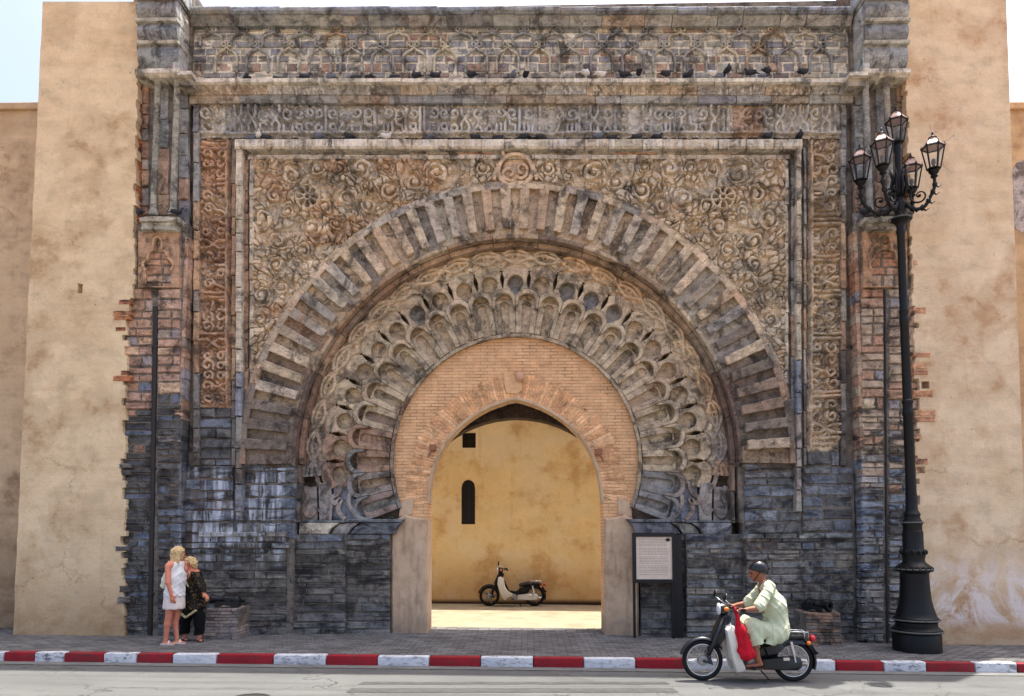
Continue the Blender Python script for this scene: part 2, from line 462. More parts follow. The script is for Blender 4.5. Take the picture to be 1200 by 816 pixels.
def col_pier_r(x, y):
    y = y+RND.gauss(0, 22)
   
    if y < 345: return pick((4, [C(158,118,92), C(148,108,86)]), (2, [C(166,142,120)]))
    if y < 545: return pick((6, [C(172,154,130), C(162,146,126), C(154,136,116)]), (1.2, [C(118,126,138)]), (1.4, [C(158,118,94)]))
    if y < 660: return pick((5, [C(104,116,134), C(118,126,136)]), (3, [C(136,130,122)]), (1, DARKS))
    return pick((6, [C(132,128,122), C(118,120,122), C(146,140,130)]), (2, [C(100,104,110)]))

# ------------------------------------------------------------------ the gate
GATE = thing('city_gate', 'tall carved stone horseshoe arch gate between the two plastered towers', 'gate', (0, 0, 0))
CX, CZ = W(604, 539, 0.0)                      # centre of the concentric arches
KZ = 1.024                                     # the arches are a little taller than half circles
def pol(r, a): return (CX+r*U*math.cos(math.radians(a)), CZ+KZ*r*U*math.sin(math.radians(a)))
def pol0(r, a): return (CX+r*U*math.cos(math.radians(a)), CZ+r*U*math.sin(math.radians(a)))
def top(r, dl): return (r*U*math.sin(math.radians(dl)), r*U*math.cos(math.radians(dl)))      # about the arch centre, dl degrees from the crown

ZT = W(604, 6, 0)[1]; ZG = -0.25
XL, XR = W(205, 300, 0)[0], W(1018, 300, 0)[0]
D_T, D_B = -0.62, -0.44                          # carved tympanum floor, brick infill
ZI = W(604, 613, -0.2)[1]                       # impost level

# recess outline: jamb edges, horseshoe circle
def recess(r):
    a0 = 0.0
    pts = [(CX+r*U, ZI)]+[pol(r, a) for a in np.linspace(0, 180, 73)]+[(CX-r*U, ZI)]
    return pts
mb = MB()
rc = recess(259)
outer = [(XR, ZG), (XR, ZT), (XL, ZT), (XL, ZG)]
lowL, lowR = W(335, 700, 0)[0], W(873, 700, 0)[0]
hole = [(lowR, ZG), (lowR, ZI)]+rc+[(lowL, ZI), (lowL, ZG)]
poly = [(lowR, ZG), (XR, ZG), (XR, ZT), (XL, ZT), (XL, ZG), (lowL, ZG), (lowL, ZI)]+rc[::-1]+[(lowR, ZI)]
# the facade core: one thick slab cut by the stepped recess
def slab(mb, poly, yb, yf):
    bm = bmesh.new()
    vv = [bm.verts.new((x, yf, z)) for x, z in poly]; ee = [bm.edges.new((vv[i], vv[(i+1) % len(vv)])) for i in range(len(vv))]
    bmesh.ops.triangle_fill(bm, use_beauty=True, use_dissolve=False, edges=ee, normal=(0, -1, 0))
    bk = [bm.verts.new((x, yb, z)) for x, z in poly]; n = len(vv)
    for i in range(n): bm.faces.new((bk[i], bk[(i+1) % n], vv[(i+1) % n], vv[i]))
    bmesh.ops.recalc_face_normals(bm, faces=list(bm.faces))
    mb.bm(bm); bm.free()
slab(mb, poly, 1.75, 0.02)
core = mk('facade_core', mb, M_MORTAR, GATE)

# brick infill with the pointed doorway, front wall 0.6 m thick
def mirror(pts): return pts+[(1208-x, y) for x, y in pts[-2::-1]]
DOOR = mirror([(501, 760), (501, 610), (501.5, 590), (503.5, 567), (509, 545), (519, 523), (533, 505), (550, 490), (570, 478), (588, 471), (604, 467)])
door = WP(DOOR, D_B)
DOOR_S = smooth_path(door[1:-1], 3); door = [(DOOR_S[0][0], ZG)]+DOOR_S+[(DOOR_S[-1][0], ZG)]
def ringpts(r, a0, a1, n): return [pol(r, a) for a in np.linspace(a0, a1, n)]
lx0, lx1 = CX-270*U, CX+270*U
infill = [(CX+147*U, ZG), (CX+139*U, W(604, 600, 0)[1])]+[pol(150, a) for a in np.linspace(-22, 202, 61)]+[(CX-139*U, W(604, 600, 0)[1]), (CX-147*U, ZG)]+door
m = NT('arch_brick'); p = m.pos(); xyz = m.sep(p)
bt = m.n('ShaderNodeTexBrick'); 
cmb = m.n('ShaderNodeCombineXYZ'); m.put(cmb.inputs[0], xyz[0]); m.put(cmb.inputs[1], xyz[2])
m.put(bt.inputs['Vector'], cmb.outputs[0]); bt.inputs['Scale'].default_value = 1.0
bt.inputs['Brick Width'].default_value = 0.27; bt.inputs['Row Height'].default_value = 0.062; bt.inputs['Mortar Size'].default_value = 0.012
bt.inputs['Color1'].default_value = C(232,190,146); bt.inputs['Color2'].default_value = C(222,176,132); bt.inputs['Mortar'].default_value = C(210,164,120)
bt.inputs['Mortar Smooth'].default_value = 0.4
nz = m.noise(p, 5, 6, .65)
gap_ = m.math('MULTIPLY', bt.outputs['Fac'], m.ramp(m.noise(p, 2.6, 6, .7), [(.48, 0.0), (.62, .6)]))
c = m.mix(gap_, bt.outputs['Color'], C(124,84,58)); c = m.mix(1.0, c, m.ramp(nz, [(.3, .78), (.7, 1.15)]), 'MULTIPLY')
c = m.mix(m.ramp(m.noise(p, 1.3, 4), [(.45, 0.0), (.7, .35)]), c, C(222,180,136))
c = m.mix(m.ramp(m.noise(m.mapping(p, (3, 3, 14)), 2.0, 5, .7), [(.6, 0.0), (.72, .55)]), c, C(112,72,50))
M_ARCHBRICK = m.fin(c, .9, .15, 0, m.bump(m.math('SUBTRACT', m.math('MULTIPLY', nz, .5), bt.outputs['Fac']), .6, .012))
mb = MB(); slab(mb, infill, 1.0, -D_B)
mk('arch_infill', mb, M_ARCHBRICK, GATE)
mb = MB(); slab(mb, [(lx1, ZG), (lx1, CZ+264*U), (lx0, CZ+264*U), (lx0, ZG)]+[(x*1.02-CX*.02, z) for x, z in door], 1.0, .58); mk('passage_wall', mb, M_MORTAR, GATE)

# rear wall of the passage with its wider round arch
ey = CAM.z
rarch = [(2.25*math.cos(a), ey+0.02+2.2*math.sin(a)) for a in np.linspace(0, math.pi, 33)]
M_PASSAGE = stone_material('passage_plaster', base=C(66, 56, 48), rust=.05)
mb = MB(); slab(mb, [(lx1, ZG), (lx1, 8.2), (lx0, 8.2), (lx0, ZG), (rarch[-1][0], ZG)]+rarch[::-1]+[(rarch[0][0], ZG)], 1.75, 1.36)
mb.box(lx0, lx1, 1.0, 1.36, 7.0, 7.3)
mk('rear_arch_wall', mb, M_PASSAGE, GATE)

# plastered jambs beside the doorway
m = NT('jamb_plaster'); p = m.pos()
nz = m.noise(p, 3.2, 7, .65); c = m.ramp(nz, [(.3, C(172,146,118)), (.5, C(202,174,144)), (.72, C(214,190,160))])
c = m.mix(m.ramp(m.noise(m.mapping(p, (5, 5, .8)), 1.4, 6, .7), [(.52, 0.0), (.7, .6)]), c, C(128,106,90))
c = m.mix(m.math('MULTIPLY', m.band(m.sep(p)[2], -.5, -.4, .05, .5), m.ramp(nz, [(.35, 0.0), (.6, .7)])), c, C(120,104,94))
M_JAMB = m.fin(c, .88, .2, 0, m.bump(m.math('ADD', nz, m.math('MULTIPLY', m.noise(p, 40, 5), .3)), .5, .02))
for side in (0, 1):
    mb = MB()
    P = [(458, 745), (458, 618), (466, 608), (474, 603), (484, 606), (500.4, 608), (500.4, 745)]
    if side: P = [(1208-x+(1 if x > 490 else -1), y) for x, y in P]
    P = WP(P, -.33); P = [(x, ZG if z < 0.2 else z) for x, z in P]
    mb.prism(P, D_B-.55, -.34, .035)
    mk('door_jamb', mb, M_JAMB, GATE)
    # crumbling corner piece of the brick above the jamb
    q = WP([(467, 606), (469, 590), (484, 582), (484, 603)] if not side else [(741, 606), (739, 590), (724, 582), (724, 603)], -.4)
    mb = MB(); mb.prism(q, D_B-.05, -.41, .015); mk('patch', mb, M_JAMB, GATE)

# radial bricks of the doorway arch
M_RADBRICK = stone_material('rubbed_brick', rust=.1, drip=.12, relief=.5, soot=.08, gain=1.3)
fan = thing  # (not used)
dpts = smooth_path(WP(DOOR[2:-2], D_B), 40)
L = [0.0]
for i in range(1, len(dpts)): L.append(L[-1]+math.dist(dpts[i], dpts[i-1]))
def along(s):
    i = min(max(1, int(np.searchsorted(L, s))), len(dpts)-1); k = (s-L[i-1])/max(1e-6, L[i]-L[i-1])
    p = (dpts[i-1][0]+(dpts[i][0]-dpts[i-1][0])*k, dpts[i-1][1]+(dpts[i][1]-dpts[i-1][1])*k)
    t = Vector((dpts[i][0]-dpts[i-1][0], dpts[i][1]-dpts[i-1][1])).normalized(); return p, t
fan_part = mk('doorway_arch_ring', MB(), M_RADBRICK, GATE) if False else None
mbf = MB(); ring = []
for side in (0,):
    mbr = MB(); mbr.ribbon([(x, z) for x, z in dpts[::6]], .05, D_B-.3, D_B+.012, .006)
ring_o = mk('doorway_arch_ring', mbr, M_JAMB, GATE)
s = 0.0; nb = 0
while s < L[-1]-.05:
    w = RND.uniform(.052, .064); p0, t0 = along(s+.005); p1, t1 = along(s+w-.005)
    ap = W(604, 540)[0]
    def outw(p, t, e):
        n = Vector((-t.y, t.x)); c0 = Vector((CX, CZ-.15)); rad = (Vector(p)-c0).normalized()
        if n.dot(rad) < 0: n = -n
        n = (n*.5+rad*.5).normalized(); return (p[0]+n.x*e, p[1]+n.y*e)
    e = RND.uniform(.43, .50)
    poly = [outw(p0, t0, .0), outw(p1, t1, .0), outw(p1, t1, e), outw(p0, t0, e)]
    mb = MB(); mb.prism(poly, D_B-.05, D_B+RND.uniform(.004, .012), .004)
    mk('brick', mb, M_RADBRICK, ring_o, jit(RND.choice([C(212,168,124), C(204,158,116), C(216,174,132), C(196,150,110)]), .06))
    s += w
# two iron hooks and the plaster patch at the crown
mb = MB(); mb.prism(WP([(589, 437), (598, 436), (603, 441), (611, 444), (612, 458), (606, 462), (594, 462), (591, 452)], D_B), D_B, D_B+.035, .01)
mk('plaster_patch', mb, simple('pale_plaster', C(220, 178, 134), .9, .1, bump=.3), GATE)
mb = MB()
x, z = W(609, 441, D_B+.1); mb.lathe([(.005, -.09), (.06, -.08), (.085, -.02), (.085, .04), (.05, .09), (.005, .1)], 14, Matrix.Translation((x, -(D_B+.06), z)))
mk('lamp_socket', mb, simple('stained_socket', C(206, 166, 134), .8, .2), GATE, smooth=True)
M_RUST = simple('rusty_iron', C(150, 106, 80), .85, .2, bump=.4)
for hx, hy in ((507, 524), (702, 529)):
    mb = MB(); x, z = W(hx, hy, D_B+.1); sg = 1 if hx < 600 else -1
    mb.box(x-.06, x+.06, -(D_B+.14), -(D_B), z-.07, z+.05, .012); mb.tube([(x, -(D_B+.12), z-.05), (x-.05*sg, -(D_B+.12), z-.12), (x-.08*sg, -(D_B+.12), z-.2)], .02, 8)
    mk('hinge_bracket', mb, M_RUST, GATE)

# ------------------------------------------------------------------ lower stepped walls
def lower(name, px0, px1, py0, py1, d, hh=(4.6, 11.5), ww=(9, 50)):
    mb = MB(); x0, z1 = W(px0, py0, d); x1, _ = W(px1, py0, d)
    mb.box(x0, x1, -(d-.026), .6, ZG, z1-.004)
    o = mk(name, mb, M_MORTAR, GATE)
    courses('stone_block', o, px0, px1, py0, py1+6, hh, ww, d, col_low, M_LOW, .02)
    return o
lower('wall_bay', 215, 335, 626, 744, .06)
lower('wall_bay', 336, 404.5, 626, 744, -.10)
lower('wall_bay', 405, 457, 626, 744, -.24)
lower('wall_bay', 751, 803, 626, 748, -.24)
lower('wall_bay', 804.5, 872, 626, 749, -.10)
lower('wall_bay', 874, 1001, 630, 751, .06)
o = lower('wall_bay', 275, 346, 543, 626, .02, (9, 17), (22, 50))
o = lower('wall_bay', 213, 273, 546, 626, .05, (9, 17), (20, 44))
o = lower('wall_bay', 872, 938, 543, 629, .02, (8, 15), (18, 42))
o = lower('wall_bay', 940, 1000, 547, 629, .05, (8, 15), (18, 42))
# projecting string course over the lower wall
for a, b, y in ((232, 338, 640), (232, 336, 627), (870, 1000, 629)):
    x = a
    while x < b-4:
        w = min(RND.uniform(26, 46), b-x)
        block('ledge_stone', core, x, x+w, y-4, y+3, .10, pick((3, DARKS), (2, GREYS)), M_LOW, .2); x += w

# ------------------------------------------------------------------ top: cornices and arcaded frieze
def run(name, parent, px0, px1, y0, y1, d, colf, ww=(28, 60), prof=None, mat=None):
    """a moulding made of separate stones; prof = list of (depth offset, share of height from the top)"""
    x = px0
    while x < px1-2:
        w = RND.uniform(*ww); w = w if px1-(x+w) > ww[0]*.5 else px1-x
        xa, zt = W(x+.25, y0, d); xb, zb = W(x+w-.25, y1, d); dj = d+RND.uniform(-.008, .008)
        pr = [(-.05, zb)]+[(dj+o, zt+(zb-zt)*k) for o, k in reversed(prof or [(0, 0), (0, 1)])]+[(-.05, zt)]
        mb = MB(); mb.extrude_x(pr, xa, xb)
        mk(name, mb, mat or M_STONE, parent, colf(x, (y0+y1)/2)); x += w
frieze = core
TOPX = (222, 1000)
run('cornice_stone', frieze, *TOPX, 8, 14, .34, lambda x, y: pick((4, [C(112,122,136), C(128,130,128)]), (2, GREYS)), prof=[(0, 0), (.01, .2), (.01, .7), (-.04, 1)])
run('cornice_stone', frieze, *TOPX, 14, 26, .24, col_cornice, prof=[(.05, 0), (.04, .25), (-.02, .6), (-.1, 1)])
run('cornice_stone', frieze, *TOPX, 27.5, 32, .06, col_cornice)
M_DROP = stone_material('stained_ledge_stone', drops=True, rust=.2)
run('cornice_stone', frieze, *TOPX, 91.5, 97, .36, lambda x, y: pick((5, [C(186,178,162), C(172,166,152)]), (2, [C(168,162,150)])), prof=[(-.02, 0), (0, .12), (0, .8), (-.05, 1)], mat=M_DROP)
run('cornice_stone', frieze, *TOPX, 97, 108, .25, lambda x, y: pick((4, GREYS), (2, [C(150,130,106)])), prof=[(.05, 0), (.02, .4), (-.06, .85), (-.07, 1)], mat=M_DROP)
run('cornice_stone', frieze, *TOPX, 109, 120, .15, col_cornice, (22, 60), prof=[(0, 0), (0, .85), (-.02, 1)])
# frieze tiles
mbp = MB(); q0 = W(224, 31, .03); q1 = W(999, 93, .03); mbp.box(q0[0], q1[0], -.03, .03, q1[1], q0[1]); mk('frieze_bed', mbp, stone_material('pale_mortar', base=C(186, 180, 164), rust=.15), core)
rows = [(32, 39), (39, 47.5), (47.5, 56.5), (56.5, 65), (65, 73.5), (73.5, 84.5), (84.5, 91.5)]
for ri, (ya, yb) in enumerate(rows):
    x = 226+RND.uniform(-6, 0)
    while x < 998:
        w = RND.uniform(12, 21) if ri > 2 else RND.uniform(16, 32)
        block('frieze_tile', frieze, max(x, 226), min(x+w, 998), ya, yb, .045+RND.uniform(-.015, .012), col_frieze(x, ya), M_STONE, .1, 1.1); x += w
# blind arches over the tiles: each an outline rib with two curled eyes
def arch_mesh(h, sp):
    mb = MB(); s = U
    pts = [(-sp*.36, -h), (-sp*.36, -h*.45)]+[(-sp*.36+ (1-math.cos(a))*sp*.36, -h*.45+math.sin(a)*h*.36) for a in np.linspace(.1, 1.25, 7)]+[(0, 0)]
    pts = pts+[(-x, z) for x, z in pts[-2::-1]]
    mb.ribbon([(x*s, z*s) for x, z in pts], 2.7*s, -.02, .10, .012)
    for sx in (-1, 1):
        mb.ribbon([(x*s, z*s) for x, z in arc(sx*3.6, 4.2, 2.6, 0, 330, 14)], 1.9*s, -.02, .09, .008, True)
        mb.ribbon([(x*s, z*s) for x, z in [(0, 0), (sx*1.2, 1.8)]], 1.6*s, -.02, .085, .008)
    return mb.mesh('blind_arch', M_STONE)
AM = [arch_mesh(17, 36.6), arch_mesh(32, 36.6)]
pk = [(248+36.55*i, 39.5, 0) for i in range(21)]+[(266+36.55*i, 57, 1) for i in range(20)]
for x, y, k in pk:
    X, Z = W(x, y, .05)
    link('blind_arch', AM[k], frieze, pick((5, GREYS), (2, [C(172,166,146)]), (.8, BLUES), (.6, [C(160,130,98)])), (X, -.0, Z))

# ------------------------------------------------------------------ carved bands of angular script
GLYPH = {
 'alif': (.16, [[(.06, 0), (.06, 1), (.13, .93)]]),
 'lam': (.34, [[(.06, 1), (.06, 0), (.32, 0)]]),
 'lamalif': (.5, [[(.06, 0), (.42, 0)], [(.1, 0), (.1, .3), (.24, .5), (.1, .72), (.1, 1)], [(.38, 0), (.38, .3), (.24, .5), (.38, .72), (.38, 1)]]),
 'ba': (.42, [[(.03, .26), (.03, 0), (.38, 0), (.38, .22)]]),
 'dal': (.36, [[(.02, 0), (.3, 0), (.3, .26), (.1, .30), (.06, .62)]]),
 'sin': (.4, [[(.04, .3), (.04, 0), (.36, 0), (.36, .34)], [(.2, 0), (.2, .32)]]),
 'waw': (.34, [arc(.16, .2, .11, 0, 360, 12), [(.27, .18), (.27, -.02), (.05, -.04)]]),
 'mim': (.3, [arc(.14, .15, .12, -90, 270, 12), [(0, 0), (.3, 0)]]),
 'ha': (.4, [[(0, 0), (.36, 0), (.2, .3), (.05, .06)], [(.2, .3), (.2, .5)]]),
 'ain': (.34, [arc(.17, .22, .12, 20, 260, 10), [(.1, 0), (.34, 0)]]),
 'two': (.36, [[(.06, 1), (.06, 0)], [(.22, 1), (.22, .1), (.3, 0)], [(0, 0), (.1, 0)]]),
 'curl': (.42, [[(.2+ .16*math.cos(a)*(1-a/9), .62+.16*math.sin(a)*(1-a/9)) for a in np.linspace(-1.5, 6.2, 16)], [(0, 0), (.42, 0)], [(.2, .46), (.12, .2), (.02, .02)]]),
}
rg = random.Random(11)
# side bands
for side in (0, 1):
    courses('stone_block', core, (233, 946)[side], (271, 985)[side], 478+51*side, 546, (9, 15), (18, 38), .03, lambda x, y: pick((3, DARKS[:4]), (2, BLUES)), M_LOW)
    # plain vertical strips either side of the script
    for xa, xb, d in (((226, 233, .10), (271, 276, .04)), ((985, 993, .10), (941, 946, .04)))[side]:
        y = 122 if d > .05 else 172
        while y < 546:
            h = min(rg.uniform(20, 48), 546-y)
            block('strip_stone', core, xa, xb, y, y+h, d, ((col_side_l if y > 200 else col_cornice) if side == 0 else (col_side_r if y > 240 else col_cornice))(0, y) if y < 410 else pick((2, DARKS), (2, [C(120,112,104)])), M_STONE, .16, .5); y += h

# ------------------------------------------------------------------ alfiz: the pale rectangular frame
def col_frame(x, y): return pick((6, [C(174,165,147), C(162,152,134), C(182,173,156)]), (1.2, [C(150,142,130)])) if y < 420 else pick((3, [C(150,140,128), C(112,120,132)]), (2, DARKS))
run('frame_stone', core, 275, 941, 163, 173.5, .22, col_frame, (22, 46), [(-.015, 0), (0, .1), (0, .8), (-.03, 1)], M_DROP)
run('frame_stone', core, 292, 925, 176, 180.5, .06, col_topband, (22, 60))
run('frame_stone', core, 290, 926, 181.5, 186, .10, col_frame, (22, 46))
for xa, xb, d in ((275.5, 283.5, .17), (292, 297.5, .09), (932.5, 940.5, .17), (919, 925, .09)):
    y = 174.5 if d > .1 else 187
    ye = 600 if d > .1 else (462 if xa < 600 else 450)
    while y < ye-2:
        h = rg.uniform(16, 44); h = h if ye-(y+h) > 10 else ye-y
        block('frame_stone', core, xa, xb, y, y+h, d, col_frame(xa, y), M_STONE, .25, .4); y += h
# dark return at the frame's inner corners
for xa, xb in ((284, 291), (926, 932)):
    y = 187
    while y < 540:
        h = rg.uniform(18, 50); block('frame_stone', core, xa, xb, y, min(y+h, 540), .03, (col_side_l if xa < 600 else col_topband)(0, y), M_STONE, .1, .5); y += h

# ------------------------------------------------------------------ outer arch ring
PER = 4.23; N_OUT = 43
mbv = []
for v in range(9):
    r = random.Random(v); mb = MB()
    wa, wb = (1.06+r.uniform(-.05, .05)), (1.06+r.uniform(-.05, .05))
    mb.prism(rough([top(268+r.uniform(-1,1), -wa), top(268+r.uniform(-1,1), wb), top(316.5, wb), top(316.5, -wa)], .09, .007, r), .0, .185+r.uniform(-.008, .008), .012)
    mbv.append(mb.mesh('voussoir', M_STONE))
mbl = MB(); mbl.prism([top(263, -PER/2+.04), top(263, PER/2-.04), top(317, PER/2-.04), top(317, -PER/2+.04)], -.05, .075, .004)
low_me = mbl.mesh('arch_stone', M_STONE)
mbr_ = MB(); mbr_.prism([top(316, -PER/2+.03), top(316, PER/2-.03), top(322.5, PER/2-.03), top(322.5, -PER/2+.03)], .0, .165, .008)
mbr_.prism([top(323, -PER/2+.0), top(323, PER/2), top(327, PER/2), top(327, -PER/2)], .0, .105, .006)
rim_me = mbr_.mesh('arch_rim_stone', M_STONE)
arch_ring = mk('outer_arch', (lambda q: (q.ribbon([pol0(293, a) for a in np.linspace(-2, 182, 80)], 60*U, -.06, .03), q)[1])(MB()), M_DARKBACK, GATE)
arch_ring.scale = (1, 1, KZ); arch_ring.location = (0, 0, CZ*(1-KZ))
for i in range(N_OUT):
    a = 90+(i-(N_OUT-1)/2)*PER
    rot = (0, math.radians(90-a), 0); cx_, cz_ = pol(292, a); px = 604+292*math.cos(math.radians(a)); py = 539-292*math.sin(math.radians(a))
    link('arch_stone', low_me, arch_ring, tuple(k*.9 for k in col_ring(px, py)[:3])+(1,), (CX, 0, CZ), rot)
    link('arch_rim_stone', rim_me, arch_ring, col_ring(px, py), (CX, 0, CZ), rot)
    a2 = a+PER/2
    if i < N_OUT-1:
        link('voussoir', RND.choice(mbv), arch_ring, col_ring(px, py), (CX, 0, CZ), (0, math.radians(90-a2), 0))
# roll moulding inside the ring, then the deep soffit
for (r0, r1, da, db_) in ((258.5, 263, .09, -.1), (252.5, 258.4, -.10, -.36)):
    for j in range(15):
        a0, a1 = -1+182*j/15, -1+182*(j+1)/15-.12
        mb = MB(); P = [pol0(r1, a) for a in np.linspace(a0, a1, 9)]+[pol0(r0, a) for a in np.linspace(a1, a0, 9)]
        mb.prism(P, db_, da, .012); px = 604+258*math.cos(math.radians((a0+a1)/2)); py = 539-258*math.sin(math.radians((a0+a1)/2))
        mk('moulding_stone', mb, M_STONE, arch_ring, pick((3, [C(150,126,100), C(132,110,90)]), (2, WARMS), (1, [C(96,88,82)])) if py < 450 else pick((2, [C(128,104,86)]), (3, [C(92,80,72)])))
for sx in (-1, 1):
    for (ra, rb, da, yb) in ((258.5, 263, .09, 546), (252.5, 258.4, -.10, 612)):
        xa, xb = sorted((604+sx*ra, 604+sx*rb)); y = 544 if ra < 255 else 541
        while y < yb:
            h = min(RND.uniform(20, 36), yb-y+1); block('moulding_stone', core, xa, xb, y, y+h, da, pick((2, [C(112,94,82)]), (2, DARKS), (1, [C(186,170,146)]) if sx > 0 else (1, DARKS)), M_STONE, .3, .4); y += h

# ------------------------------------------------------------------ tympanum: interlaced lobes, round cups, flutes
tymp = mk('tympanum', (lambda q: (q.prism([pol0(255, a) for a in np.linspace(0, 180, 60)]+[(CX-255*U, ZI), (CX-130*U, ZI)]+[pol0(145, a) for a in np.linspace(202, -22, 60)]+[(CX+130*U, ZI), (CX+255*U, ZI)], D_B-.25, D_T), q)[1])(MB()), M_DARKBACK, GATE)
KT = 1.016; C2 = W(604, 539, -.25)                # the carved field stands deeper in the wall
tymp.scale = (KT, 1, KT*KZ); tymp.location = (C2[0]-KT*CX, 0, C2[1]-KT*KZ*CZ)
A = 8.6
RH = 212.0
def S(R, dl):
    dl = abs(dl); s_ = RH*math.sin(math.radians(dl)); return RH*math.cos(math.radians(dl))+math.sqrt(max(0, R*R-s_*s_))
def Bump(dl, R=15.0):
    e = A/2-abs(dl); s_ = 186*math.sin(math.radians(e)); return 186*math.cos(math.radians(e))+math.sqrt(max(0.5, R*R-s_*s_))
h = A/2-.06
dls = np.linspace(-h, h, 15)
# collar round a cup
mb = MB()
side = [(203, 0), (208, 1.6), (214, 2.3), (218, 1.6), (221, .3)]
lowb = [top(Bump(d)+.8, d) for d in dls]
rs = [top(r_, h-math.degrees(o/r_)) for r_, o in side]; ls = [top(r_, -h+math.degrees(o/r_)) for r_, o in side]
upb = [top(S(18.6, d), d) for d in np.linspace(h, -h, 15)]
cup = [(x*U, RH*U+z*U) for x, z in arc(0, 0, 10.8, 0, 345, 23)]
nt_ = 1.7; RC = 207.5
lowL_ = [top(Bump(d)+.8, d) for d in np.linspace(-h, -nt_, 6)]; lowR_ = [top(Bump(d)+.8, d) for d in np.linspace(nt_, h, 6)]
pock = [(9.7*math.sin(t)*U, (RC+1.2+9.7*math.cos(t))*U) for t in np.linspace(-2.5, 2.5, 21)]
mb.prism(lowL_+pock+lowR_+rs+upb+ls[::-1], D_T-.02, -.30, .010)
collar_me = mb.mesh('cup_collar', M_STONE)
# scalloped ribbons
def band_me(f0, f1, df, holes=()):
    mb = MB(); dd = np.linspace(-A/2+.02, A/2-.02, 19)
    P = [top(f0(d), d) for d in dd]+[top(f1(d), d) for d in dd[::-1]]
    if holes: mb.holed(P, [[(hx*U+x*U, hz*U+z*U) for x, z in arc(0, 0, hr, 0, 330, 11)] for hx, hz, hr in holes], D_T-.02, df)
    else: mb.prism(P, D_T-.02, df, .008)
    return mb.mesh('interlace_stone', M_STONE)
rib1 = band_me(lambda d: S(21.2, d), lambda d: S(26.2, d), -.30)
disc = MB(); disc.prism([(x*U, RH*U+z*U) for x, z in arc(0, -4, 15.5, 0, 342, 19)], D_T-.03, -.44, .004); disc_me = disc.mesh('cup', M_STONE)
# flute with bars either side and its hood
fl = 1.75
mb = MB(); R0 = math.radians(fl)*182
fa = [( (R0*math.sin(t))*U, (182+R0*math.cos(t))*U) for t in np.linspace(-math.pi/2, math.pi/2, 11)]
P = [top(150, -h), top(189, -h)]+[top(189, d) for d in np.linspace(-h, h, 5)[1:-1]]+[top(189, h), top(150, h), top(150, fl)]+[q for q in fa[::-1]]+[top(150, -fl)]
mb.prism(P, D_T-.06, -.35, .008); flute_me = mb.mesh('flute_stone', M_STONE)
mb = MB(); c0 = 185.0; Ri = 10.6
outer_ = [top(Bump(A/2-abs(d)), d) for d in np.linspace(-h, h, 17)]          # lobe outline, highest over the flute
arch_ = [(Ri*math.sin(t)*U, (c0+Ri*math.cos(t))*U) for t in np.linspace(math.pi*.56, -math.pi*.56, 17)]
mb.prism(outer_[::-1]+[top(181, -h), top(176.5, -h+.12)]+arch_[::-1]+[top(176.5, h-.12), top(181, h)], D_T-.02, -.25, .010)
hood_me = mb.mesh('flute_hood', M_STONE)
mb = MB(); dd = np.linspace(-A/2+.03, A/2-.03, 5)
mb.prism([top(145.2, d) for d in dd]+[top(149, d) for d in dd[::-1]], D_T-.05, -.345, .006); inner_me = mb.mesh('inner_rim_stone', M_STONE)
# the tapered flute floor itself
mb = MB(); dd = np.linspace(-A/2+.03, A/2-.03, 7)
mb.prism([top(149, d) for d in dd]+[top(197, d) for d in dd[::-1]], D_T-.03, -.43); floor_me = mb.mesh('flute_bed', M_STONE)
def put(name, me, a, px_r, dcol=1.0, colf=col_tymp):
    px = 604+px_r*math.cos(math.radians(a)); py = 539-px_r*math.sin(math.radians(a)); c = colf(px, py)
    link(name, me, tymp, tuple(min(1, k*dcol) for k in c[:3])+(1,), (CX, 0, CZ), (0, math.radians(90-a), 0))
for k in range(-11, 12):
    a = 90+k*A
    put('cup_collar', collar_me, a, 212)
    put('interlace_stone', rib1, a, 236)
    dark = k in (-10, 0, 1, 2, 3) or (k in (-2, -3, -4) ) or k == 4
    cc = pick((1, [C(112,114,116), C(98,100,102), C(124,120,114)])) if k in (0, -2, -3, -4, 4) else None
    ob = link('cup', disc_me, tymp, cc or col_tymp(604, 300), (CX, 0, CZ), (0, math.radians(90-a), 0))
for k in range(-13, 13):
    a = 90+(k+.5)*A
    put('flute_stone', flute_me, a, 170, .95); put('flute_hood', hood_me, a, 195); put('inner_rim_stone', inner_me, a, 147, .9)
    put('flute_bed', floor_me, a, 172, .88)
